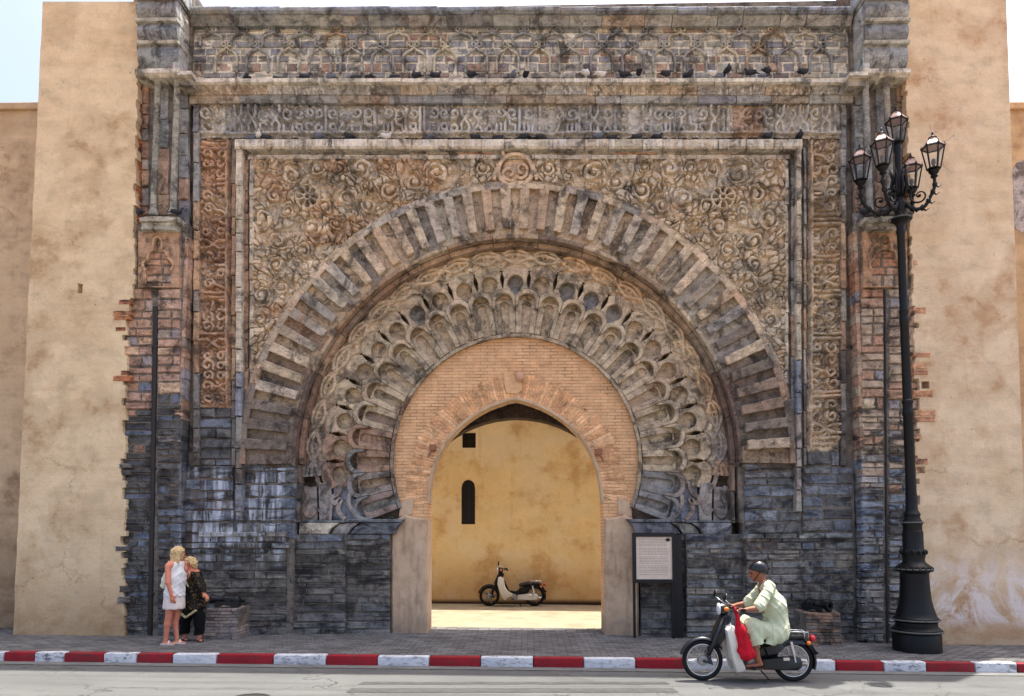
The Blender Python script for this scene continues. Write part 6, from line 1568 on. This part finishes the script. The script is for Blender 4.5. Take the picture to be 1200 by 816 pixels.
# red cloth bag hung from the handlebar
m = NT('red_cloth'); tc = m.n('ShaderNodeTexCoord').outputs['Object']; n1 = m.noise(tc, 9, 5, .6)
M_RED = m.fin(m.ramp(n1, [(.3, C(168, 14, 34)), (.7, C(196, 24, 46))]), .8, .2, 0, m.bump(m.noise(m.mapping(tc, (14, 14, 2)), 1.5, 4), .4, .02))
s = SDF((-.28, -.36, .30), (.10, .0, 1.15), .009)
def K3(u, v, y): x, z = K(u, v); return (x, y, z)
s.cone(K3(378, 345, -.21), K3(384, 425, -.24), .030, .026, .01, ((0, 1, 0), 1.2)); s.cone(K3(384, 420, -.24), K3(395, 470, -.25), .028, .075, .03, ((0, 1, 0), .55)); s.cone(K3(398, 470, -.25), K3(428, 590, -.25), .078, .10, .04, ((0, 1, 0), .45)); s.cone(K3(388, 575, -.25), K3(462, 590, -.25), .045, .04, .03, ((0, 1, 0), .6))
s.warp(lambda x, y, z: .006*np.sin(x*70+z*9)+.004*np.sin(x*41-z*23))
hang = link('hanging_bag', s.mesh('hanging_bag', M_RED), None, None, MOP.location, MOP.rotation_euler); tag(hang, 'red cloth bag hanging from the moped handlebar over the leg shield', 'bag')
# ------------------------------------------------------------------ people
M_SKIN = simple('sunburnt_skin', C(208, 132, 104), .55, .35, var=.08, scale=20)
M_SKIN2 = simple('tanned_skin', C(148, 92, 68), .55, .35, var=.1, scale=20)
M_BLOND = simple('blond_hair', C(214, 184, 132), .6, .35, var=.45, scale=60, bump=.8)
M_EYE = simple('dark_eye', C(30, 24, 22), .3, .5)
M_LIP = simple('lip', C(176, 84, 78), .5, .4)
def cloth(name, col, var=.05, folds=.35):
    m = NT(name); tc = m.n('ShaderNodeTexCoord').outputs['Object']
    c = m.mix(1.0, col, m.ramp(m.noise(tc, 8, 5), [(.3, 1-var), (.7, 1+var)]), 'MULTIPLY')
    return m.fin(c, .88, .15, 0, m.bump(m.noise(m.mapping(tc, (9, 9, 2.5)), 2.0, 4, .6, .5), folds, .03))
M_WHITE = cloth('white_cotton', C(226, 224, 222)); M_SKIRT = cloth('white_skirt', C(228, 214, 206)); M_MINT = cloth('pale_mint_robe', C(196, 202, 172), .08, .5); M_BLACK = cloth('black_cloth', C(20, 20, 22), .2); M_SAND = simple('pale_sandal', C(220, 206, 198), .6); M_DKS = simple('dark_sandal', C(70, 52, 44), .6)
M_HELM = simple('helmet_gloss', C(9, 12, 22), .22, .4, 0, var=.1, coat=.35)
m = NT('patterned_black'); tc = m.n('ShaderNodeTexCoord').outputs['Object']; vv = m.noise(tc, 26, 3, .7, 1.2)
M_PATT = m.fin(m.mix(m.ramp(vv, [(.56, 0.0), (.62, 1.0)]), C(22, 21, 22), C(120, 98, 62)), .8, .2, 0, m.bump(m.noise(tc, 6, 4), .4, .02))
M_GOLD = cloth('gold_trim', C(196, 184, 140), .25)

def hand(s, wrist, fwd, side, nrm, curl=.5, size=1.0, k=.006):
    """palm and five fingers: fwd = along the fingers, side = towards the thumb, nrm = back of the hand"""
    f, t, n = [np.array(v, float)/np.linalg.norm(v) for v in (fwd, side, nrm)]; w = np.array(wrist, float); L = size
    pe = w+f*.085*L
    for o in (-.026, -.009, .009, .026): s.cone(w+t*o*.55*L, pe+t*o*L, .013*L, .012*L, .012)
    for o, ln in ((-.031, .055), (-.011, .072), (.010, .078), (.030, .066)):
        a = pe+t*o*L; b = a+(f*math.cos(curl*.5)-n*math.sin(curl*.5))*ln*.5*L; c = b+(f*math.cos(curl*1.4)-n*math.sin(curl*1.4))*ln*.5*L
        s.cone(a, b, .0095*L, .0088*L, k); s.cone(b, c, .0088*L, .0075*L, k)
    a = w+f*.02*L+t*.02*L; b = a+(f*.6+t*.8)*.038*L; c = b+(f*.9+t*.25-n*.4*curl)*.032*L
    s.cone(a, b, .013*L, .0105*L, k); s.cone(b, c, .0105*L, .0085*L, k)
def head(s, c, fwd, up=(0, 0, 1), r=.1):
    """skull, jaw, nose, ears, brow; c = centre of the skull"""
    f = np.array(fwd, float); f /= np.linalg.norm(f); u = np.array(up, float); u -= f*(u@f); u /= np.linalg.norm(u); l = np.cross(u, f); c = np.array(c, float)
    R_ = np.stack([f, l, u], 1)
    s.ell(c, (r*.98, r*.78, r*1.02), .01, R_); s.ell(c+f*r*.28-u*r*.55, (r*.58, r*.52, r*.62), .03, R_); s.cone(c+f*r*.55-u*r*1.0, c+f*r*.62-u*r*.98, r*.2, r*.2, .03)
    s.cone(c+f*r*.93-u*r*.12, c+f*r*1.12-u*r*.42, r*.10, r*.17, .012); s.cone(c+f*r*.82+l*r*.3+u*r*.08, c+f*r*.82-l*r*.3+u*r*.08, r*.17, r*.17, .02)
    for sg in (-1, 1): s.ell(c+l*sg*r*.78-u*r*.15-f*r*.05, (r*.18, r*.07, r*.28), .006, R_)
    s.cone(c+f*r*.80-l*r*.2-u*r*.68, c+f*r*.80+l*r*.2-u*r*.68, r*.12, r*.12, .012)
    return c, f, l, u
def face(parent, c, f, l, u, r):
    for sg in (-1, 1):
        mb = MB(); p = Vector(c+f*r*.87+l*sg*r*.30-u*r*.13); mb.lathe([(.0, -.010), (.009, -.006), (.012, 0), (.009, .006), (.0, .010)], 8, Matrix.Translation(p), False); mk('eye', mb, M_EYE, parent, smooth=True)
    mb = MB(); p0, p1 = c+f*r*.915-l*r*.2-u*r*.68, c+f*r*.915+l*r*.2-u*r*.68; mb.tube([p0, (p0+p1)/2+f*.008, p1], [.004, .008, .004], 6); mk('mouth', mb, M_LIP, parent, smooth=True)

# ---- the rider
RD = thing('person', 'rider in a pale mint robe and dark helmet on the moving moped', 'person', MOP.location, 0); RD.rotation_euler = MOP.rotation_euler
s = SDF((-.36, -.40, .12), (.60, .40, 1.74), .0068)
hc = K3(524, 140, 0); fw = (-1, 0, -.12)
s.cone(K3(562, 215, 0), K3(540, 165, 0), .062, .056, .02)
hcen, hf, hl_, hu = head(s, hc, fw, (0, 0, 1), .108)
for sy in (-1, 1):
    sh = np.array(K3(568, 240, sy*.17)); el = np.array(K3(492, 338, sy*.27)) if sy < 0 else np.array(K3(500, 330, .27)); wr = np.array(K3(425, 346, sy*.275))
    s.cone(sh, el, .056, .043, .02); s.cone(el, wr, .043, .030, .015); hand(s, wr, (-.95, sy*.15, .12), (0, -sy*1, -.1), (.1, 0, 1), 1.5, 1.05)
    kn = np.array(K3(448, 445, sy*.14)); hp = np.array(K3(610, 500, sy*.11)); an = np.array(K3(500, 628, sy*.17)) if sy < 0 else np.array(K3(500, 628, .17))
    s.cone(hp, kn, .09, .062, .03); s.cone(kn, (kn+an)/2+V3(.02, 0, 0), .058, .054, .02); s.cone((kn+an)/2+V3(.02, 0, 0), an, .052, .036, .02)
    s.cone(an, an+V3(.03, 0, -.05), .036, .034, .015); s.cone(an+V3(.02, 0, -.062), an+V3(-.15, 0, -.088), .034, .028, .02, ((0, 0, 1), .75))
s.cone(K3(640, 470, 0), K3(600, 340, 0), .14, .13, .05); s.cone(K3(600, 340, 0), K3(568, 240, 0), .13, .10, .05)
rb_ = link('body', s.mesh('body', M_SKIN2), RD); face(rb_, hcen, hf, hl_, hu, .108)
s = SDF((-.16, -.40, .34), (.66, .40, 1.44), .0085)
s.cone(K3(622, 478, -.06), K3(622, 478, .06), .165, .165, .04)
s.cone(K3(632, 440, 0), K3(612, 330, 0), .165, .165, .06, ((0, 1, 0), 1.15)); s.cone(K3(612, 330, 0), K3(574, 236, 0), .16, .105, .06, ((0, 1, 0), 1.35))
s.cone(K3(572, 222, -.12), K3(572, 222, .12), .085, .085, .04); s.cone(K3(566, 205, 0), K3(560, 190, 0), .075, .07, .02)
for sy in (-1, 1):
    s.cone(K3(568, 240, sy*.16), K3(502, 326, sy*.25), .074, .088, .03)
    s.cone(K3(610, 490, sy*.10), K3(470, 432, sy*.135), .125, .088, .05); s.cone(K3(470, 440, sy*.14), K3(502, 560, sy*.16), .092, .095, .05); s.cone(K3(590, 500, sy*.14), K3(560, 545, sy*.17), .09, .055, .04)
s.cone(K3(480, 450, -.1), K3(480, 450, .1), .07, .07, .05); s.cone(K3(520, 480, -.1), K3(520, 480, .1), .10, .10, .05)
s.warp(lambda x, y, z: .011*(1-np.abs(np.sin(x*17+z*11+1.8*np.sin(z*6+y*4))))**3*-1+.007*(1-np.abs(np.sin(x*13-z*23+2.2*np.sin(y*7+x*5))))**3*-1+.003*np.sin(x*50+z*31+y*20)+.006)
# open sleeve mouths and hem
zb_ = K(0, 557)[1]; s.cut(lambda x, y, z: zb_-z+.05*np.sin(x*9))
rx_, rz2 = K(473, 352); s.cut(lambda x, y, z: np.where((np.abs(y) > .15) & (z > rz2-.085), -((x-rx_)*.80+(z-rz2)*.60), -9))
nx_, nz_ = K(560, 196); s.cut(lambda x, y, z: np.where((np.abs(y) < .12), (x-nx_)*.35+(z-nz_)*.94-.012, -9))
link('robe', s.mesh('robe', M_MINT), RD)
s = SDF((-.12, -.18, 1.40), (.42, .18, 1.76), .008)
hb = np.array(K3(532, 128, 0)); s.ell(hb, (.137, .118, .125), .01); s.cut(lambda x, y, z: np.maximum(-(z-hb[2]+.045-(x-hb[0])*.28*-1*0)-.0+(x-hb[0])*(-.36), -9)); link('helmet', s.mesh('helmet', M_HELM), RD)
mb = MB(); 
for sy in (-1, 1): mb.tube([tuple(hb+V3(-.02, sy*.112, -.04)), tuple(hcen+hf*.05+V3(0, sy*.08, -.09)), tuple(hcen+hf*.06+V3(0, 0, -.135))], .006, 6)
mk('chin_strap', mb, M_BLKP, RD, smooth=True)
mb = MB(); mb.tube([tuple(hcen+hf*.098+hl_*sg*.06+hu*-.012) for sg in (-1, -.4, .4, 1)], .009, 6); mb.tube([tuple(hcen+hf*.098-hl_*.06-hu*.012), tuple(hcen-hl_*.095-hu*.012)], .004, 6); mk('glasses', mb, M_EYE, RD, smooth=True)
for sy in (-1, 1):
    an = np.array(K3(500, 628, sy*.17)); mb = MB(); side_plate(mb, [(an[0]+x, an[2]+z) for x, z in ((.055, -.125), (.06, -.102), (-.02, -.108), (-.12, -.112), (-.185, -.118), (-.185, -.13))], an[1]-.042, an[1]+.042, .006)
    mb.tube([(an[0]-.08, an[1]-.042, an[2]-.115), (an[0]-.06, an[1], an[2]-.052), (an[0]-.08, an[1]+.042, an[2]-.115)], .010, 6); mk('sandal', mb, M_DKS, RD, smooth=50)

# ---- the woman in white
wa = G(200, 755); WA = thing('person', 'blond woman in white sleeveless top and short white skirt standing by the wall', 'person', (wa.x, wa.y, gz(wa.x)))
def KA(u, v, y=0): return ((u-238)/414.0, y, (748-v)/414.0)
s = SDF((-.30, -.26, -.01), (.34, .26, 1.66), .0068)
fw = np.array((.75, .62, -.1)); fw /= np.linalg.norm(fw)
hcA, fA, lA, uA = head(s, KA(272, 128), fw, (0, 0, 1), .098)
s.cone(KA(262, 195), KA(266, 150), .056, .05, .02); s.cone(KA(262, 300), KA(258, 215), .12, .125, .06, ((0, 1, 0), 1.15)); s.cone(KA(254, 400), KA(262, 300), .145, .12, .06, ((0, 1, 0), 1.15)); s.cone(KA(240, 205, -.13), KA(272, 205, .15), .06, .06, .05)
for sy, x_, fx in ((-1, 226, 215), (1, 250, 268)):
    s.cone(KA(250+sy*4, 420, sy*.075), KA(x_+6, 560, sy*.07), .088, .054, .03); s.cone(KA(x_+6, 560, sy*.07), KA(x_-2, 610, sy*.07), .054, .054, .02); s.cone(KA(x_-2, 610, sy*.07), KA(fx, 712, sy*.065), .052, .032, .02)
    a = np.array(KA(fx, 716, sy*.065)); s.cone(a, a+V3(-.01, 0, -.04), .034, .034, .015); s.cone(a+V3(-.02, 0, -.05), a+V3(.13, -.03, -.055), .030, .024, .02, ((0, 0, 1), .7))
# near arm hangs, far arm bent
s.cone(KA(234, 212, -.165), KA(246, 320, -.205), .050, .042, .02); s.cone(KA(246, 320, -.205), KA(270, 405, -.19), .040, .027, .015); hand(s, KA(270, 405, -.19), (.25, .0, -1), (.95, .1, .25), (0, -1, 0), .6)
s.cone(KA(280, 212, .17), KA(300, 300, .20), .048, .038, .02); s.cone(KA(300, 300, .20), KA(320, 260, .08), .036, .026, .015); hand(s, KA(320, 260, .08), (.3, -.7, .6), (0, .6, .7), (.9, .2, -.2), .7)
ba = link('body', s.mesh('body', M_SKIN), WA); face(ba, hcA, fA, lA, uA, .098)
s = SDF((-.20, -.26, .72), (.30, .28, 1.42), .0085)
s.cone(KA(262, 300), KA(258, 212), .142, .138, .06, ((0, 1, 0), 1.15)); s.cone(KA(254, 410), KA(262, 300), .170, .142, .06, ((0, 1, 0), 1.12)); s.cone(KA(300, 262, -.03), KA(300, 262, .05), .07, .07, .05)
s.cut(lambda x, y, z: np.maximum(KA(0, 432)[2]-z+(x+.05)*.12, z-KA(0, 182)[2]-np.abs(y)*.10)); s.cut(lambda x, y, z: .052-np.sqrt((x-KA(234, 0)[0])**2+(z-KA(0, 208)[2])**2)+np.where(y < -.10, 0, -9))
s.warp(lambda x, y, z: .009*-(1-np.abs(np.sin(x*16+z*9+y*8+1.5*np.sin(z*8))))**3+.006*-(1-np.abs(np.sin(x*12-z*20+y*5))) **3+.003*np.sin(x*60-z*25)+.006); link('top', s.mesh('top', M_WHITE), WA)
s = SDF((-.22, -.24, .52), (.26, .26, .90), .0085); s.cone(KA(252, 490), KA(254, 400), .168, .155, .05, ((0, 1, 0), 1.1)); s.cut(lambda x, y, z: np.maximum(KA(0, 507)[2]-z, z-KA(0, 395)[2])); s.warp(lambda x, y, z: .004*np.sin(np.arctan2(y, x)*9)); link('skirt', s.mesh('skirt', M_SKIRT), WA)
def hairdo(parent, c, f, l, u, r, drop, back):
    lo = c-.32; s = SDF(lo, c+.32, .0085); R_ = np.stack([f, l, u], 1)
    s.ell(c+u*r*.1-f*r*.12, (r*1.10, r*1.0, r*1.12), .01, R_)
    for sg in (-1, -.5, 0, .5, 1): s.cone(c-f*r*(.62-.45*abs(sg))+l*sg*r*.85+u*r*.2, c-f*r*(.70-.45*abs(sg))*back+l*sg*r*.9-u*drop, r*.42, r*.30, .03)
    g = np.meshgrid(*s.ax, indexing='ij'); P = np.stack(g, -1)-c; pf, pl, pu = P@f, P@l, P@u
    s.d = np.maximum(s.d, np.minimum(pf-r*.55+0*pu, -(pu-r*.45)) if False else np.where(pu < r*.42, pf-r*.42, -9))
    s.d += .007*np.sin(pl*150+pu*16+3*np.sin(pu*30))+.006*np.sin(pf*130+pu*22+2*np.sin(pu*41))+.010*np.sin(pl*60+pf*70)*(pu < 0); link('hair', s.mesh('hair', M_BLOND), parent)
hairdo(WA, hcA, fA, lA, uA, .102, .16, 1.05)
for sy, fx in ((-1, 215), (1, 268)):
    a = KA(fx, 716, sy*.065); mb = MB(); side_plate(mb, [(a[0]+x, z) for x, z in ((-.06, .0), (-.06, .022), (.05, .02), (.15, .016), (.15, .0))], a[1]-.06, a[1]+.03, .006); mb.tube([(a[0]+.07, a[1]-.055, .02), (a[0]+.06, a[1]-.015, .06), (a[0]+.07, a[1]+.03, .02)], .014, 6); mk('sandal', mb, M_SAND, WA, smooth=50)
# her bag
s = SDF((-.28, -.2, .70), (.05, .22, 1.35), .009)
s.cone(KA(186, 345, -.02), KA(192, 290, -.02), .062, .05, .03, ((0, 1, 0), 1.3)); s.cone(KA(192, 300, -.02), KA(205, 240, -.04), .05, .02, .03); s.cone(KA(205, 240, -.04), KA(228, 196, -.08), .012, .012, .01); s.cone(KA(205, 240, .04), KA(228, 200, .02), .012, .012, .01); s.warp(lambda x, y, z: .005*np.sin(z*50+x*30))
bag = link('shoulder_bag', s.mesh('shoulder_bag', cloth('cream_canvas', C(214, 208, 190))), None, None, WA.location); tag(bag, 'cream canvas bag on the back of the woman in white', 'bag')

# ---- the woman in black
wb_ = G(226, 751.5); WB = thing('person', 'short blond woman in black patterned tunic and black trousers beside the woman in white', 'person', (wb_.x, wb_.y, gz(wb_.x)))
def KB(u, v, y=0): return ((u-372)/408.0, y, (716-v)/408.0)
s = SDF((-.30, -.28, -.01), (.34, .26, 1.50), .0068)
fw = np.array((-.55, -.60, -.45)); fw /= np.linalg.norm(fw)
hcB, fB, lB, uB = head(s, KB(340, 180, -.03), fw, (0, 0, 1), .095)
s.cone(KB(356, 245), KB(346, 205, -.02), .054, .05, .02); s.cone(KB(375, 350), KB(362, 260), .13, .12, .06, ((0, 1, 0), 1.15)); s.cone(KB(376, 440), KB(375, 350), .14, .13, .06); s.cone(KB(350, 252, -.14), KB(372, 252, .14), .055, .055, .05)
for sy, x_ in ((-1, 425), (1, 305)):
    s.cone(KB(385 if sy < 0 else 350, 450, sy*.05), KB(x_, 580, sy*.05), .09, .062, .03); s.cone(KB(x_, 580, sy*.05), KB(x_, 680, sy*.05), .056, .036, .02)
    a = np.array(KB(x_, 684, sy*.05)); s.cone(a, a+V3(.0, 0, -.035), .034, .034, .015); s.cone(a+V3(.0, 0, -.045), a+V3(.07, -.09, -.05), .030, .024, .02, ((0, 0, 1), .7))
s.cone(KB(400, 262, -.12), KB(440, 330, -.15), .050, .042, .02); s.cone(KB(440, 330, -.15), KB(468, 378, -.17), .038, .027, .015); hand(s, KB(468, 378, -.17), (.7, -.1, -.7), (-.3, -.9, -.1), (.6, 0, .7), .7)
s.cone(KB(330, 262, .10), KB(312, 330, .12), .048, .04, .02); s.cone(KB(312, 330, .12), KB(325, 270, -.05), .036, .026, .015); hand(s, KB(325, 270, -.05), (.1, -.4, .9), (.9, 0, 0), (0, .9, .4), .8)
bb = link('body', s.mesh('body', M_SKIN), WB); face(bb, hcB, fB, lB, uB, .095); hairdo(WB, hcB, fB, lB, uB, .10, .07, .95)
s = SDF((-.30, -.28, .40), (.34, .28, 1.22), .0085)
s.cone(KB(375, 350), KB(362, 262), .158, .145, .06, ((0, 1, 0), 1.15)); s.cone(KB(374, 470), KB(375, 350), .19, .158, .06, ((0, 1, 0), 1.05)); s.cone(KB(402, 262, -.12), KB(440, 330, -.15), .07, .07, .03); s.cone(KB(440, 330, -.15), KB(454, 354, -.165), .062, .066, .02); s.cone(KB(330, 262, .10), KB(314, 325, .12), .066, .064, .03)
s.cut(lambda x, y, z: np.maximum(KB(0, 520)[2]+np.abs(x-KB(352, 0)[0])*.75-.07-z, z-KB(0, 232)[2])); s.warp(lambda x, y, z: .006*np.sin(z*26+x*30)+.004*np.sin(x*55+y*20))
link('tunic', s.mesh('tunic', M_PATT), WB)
mb = MB(); cx_ = KB(352, 0)[0]; zt0 = KB(0, 520)[2]-.07
mb.ribbon([(cx_-.17, zt0+.13), (cx_-.08, zt0+.068), (cx_, zt0+.012), (cx_+.08, zt0+.068), (cx_+.17, zt0+.13)], .03, .15, .215, .004); mk('gold_hem', mb, M_GOLD, WB)
mb = MB(); mb.ribbon([KB(336, 285)[::2], KB(352, 320)[::2], KB(372, 345)[::2]], .026, .13, .188, .004); mk('gold_trim', mb, M_GOLD, WB)
s = SDF((-.30, -.22, .08), (.32, .22, .75), .0085)
for sy, x_ in ((-1, 425), (1, 305)): s.cone(KB(388 if sy < 0 else 348, 440, sy*.05), KB(x_, 580, sy*.05), .115, .088, .04); s.cone(KB(x_, 580, sy*.05), KB(x_-2, 668, sy*.05), .086, .082, .03)
s.cut(lambda x, y, z: KB(0, 668)[2]-z); s.warp(lambda x, y, z: .005*np.sin(z*32+x*20)); link('trousers', s.mesh('trousers', M_BLACK), WB)
for sy, x_ in ((-1, 425), (1, 305)):
    a = KB(x_, 684, sy*.05); mb = MB(); q = Matrix.Translation((a[0], a[1], 0)) @ Matrix.Rotation(-.9, 4, 'Z'); m2 = MB(); side_plate(m2, [(-.05, .0), (-.05, .022), (.05, .02), (.14, .016), (.14, .0)], -.045, .045, .006); m2.tube([(.07, -.042, .02), (.06, 0, .058), (.07, .042, .02)], .012, 6); mb.add([q @ Vector(p) for p in m2.v], m2.f); mk('sandal', mb, M_DKS, WB, smooth=50)
# ------------------------------------------------------------------ the gate has some 800 squared stones: the 300 largest stay single, the small rest become one part
M_STONE_A = stone_material('weathered_stone_rest', base='attr')
M_LOW_A = stone_material('dark_wall_stone_rest', base='attr', streaks=True, rust=0.12, drip=0.45, relief=0.7)
sb_ = sorted([o for o in COL.objects if o.name.split('.')[0] == 'stone_block'], key=lambda o: -o.scale.x*o.scale.z)
rest = sb_[300:]; vv, ff, mi, cc, o_ = [], [], [], [], 0
for o in rest:
    M = Matrix.LocRotScale(o.location, o.rotation_euler, o.scale); me = o.data; low = 1 if me.materials[0] == M_LOW else 0
    vv += [tuple(M @ q.co) for q in me.vertices]; ff += [tuple(i+o_ for i in p_.vertices) for p_ in me.polygons]; mi += [low]*len(me.polygons); cc += list(o.color)*len(me.vertices); o_ += len(me.vertices)
me = bpy.data.meshes.new('stone_block'); me.from_pydata(vv, [], ff); me.materials.append(M_STONE_A); me.materials.append(M_LOW_A); me.polygons.foreach_set('material_index', mi)
at_ = me.color_attributes.new('stone', 'FLOAT_COLOR', 'POINT'); at_.data.foreach_set('color', cc); me.update()
for o in rest: bpy.data.objects.remove(o)
tag(link('stone_block', me, GATE), kind='stuff')
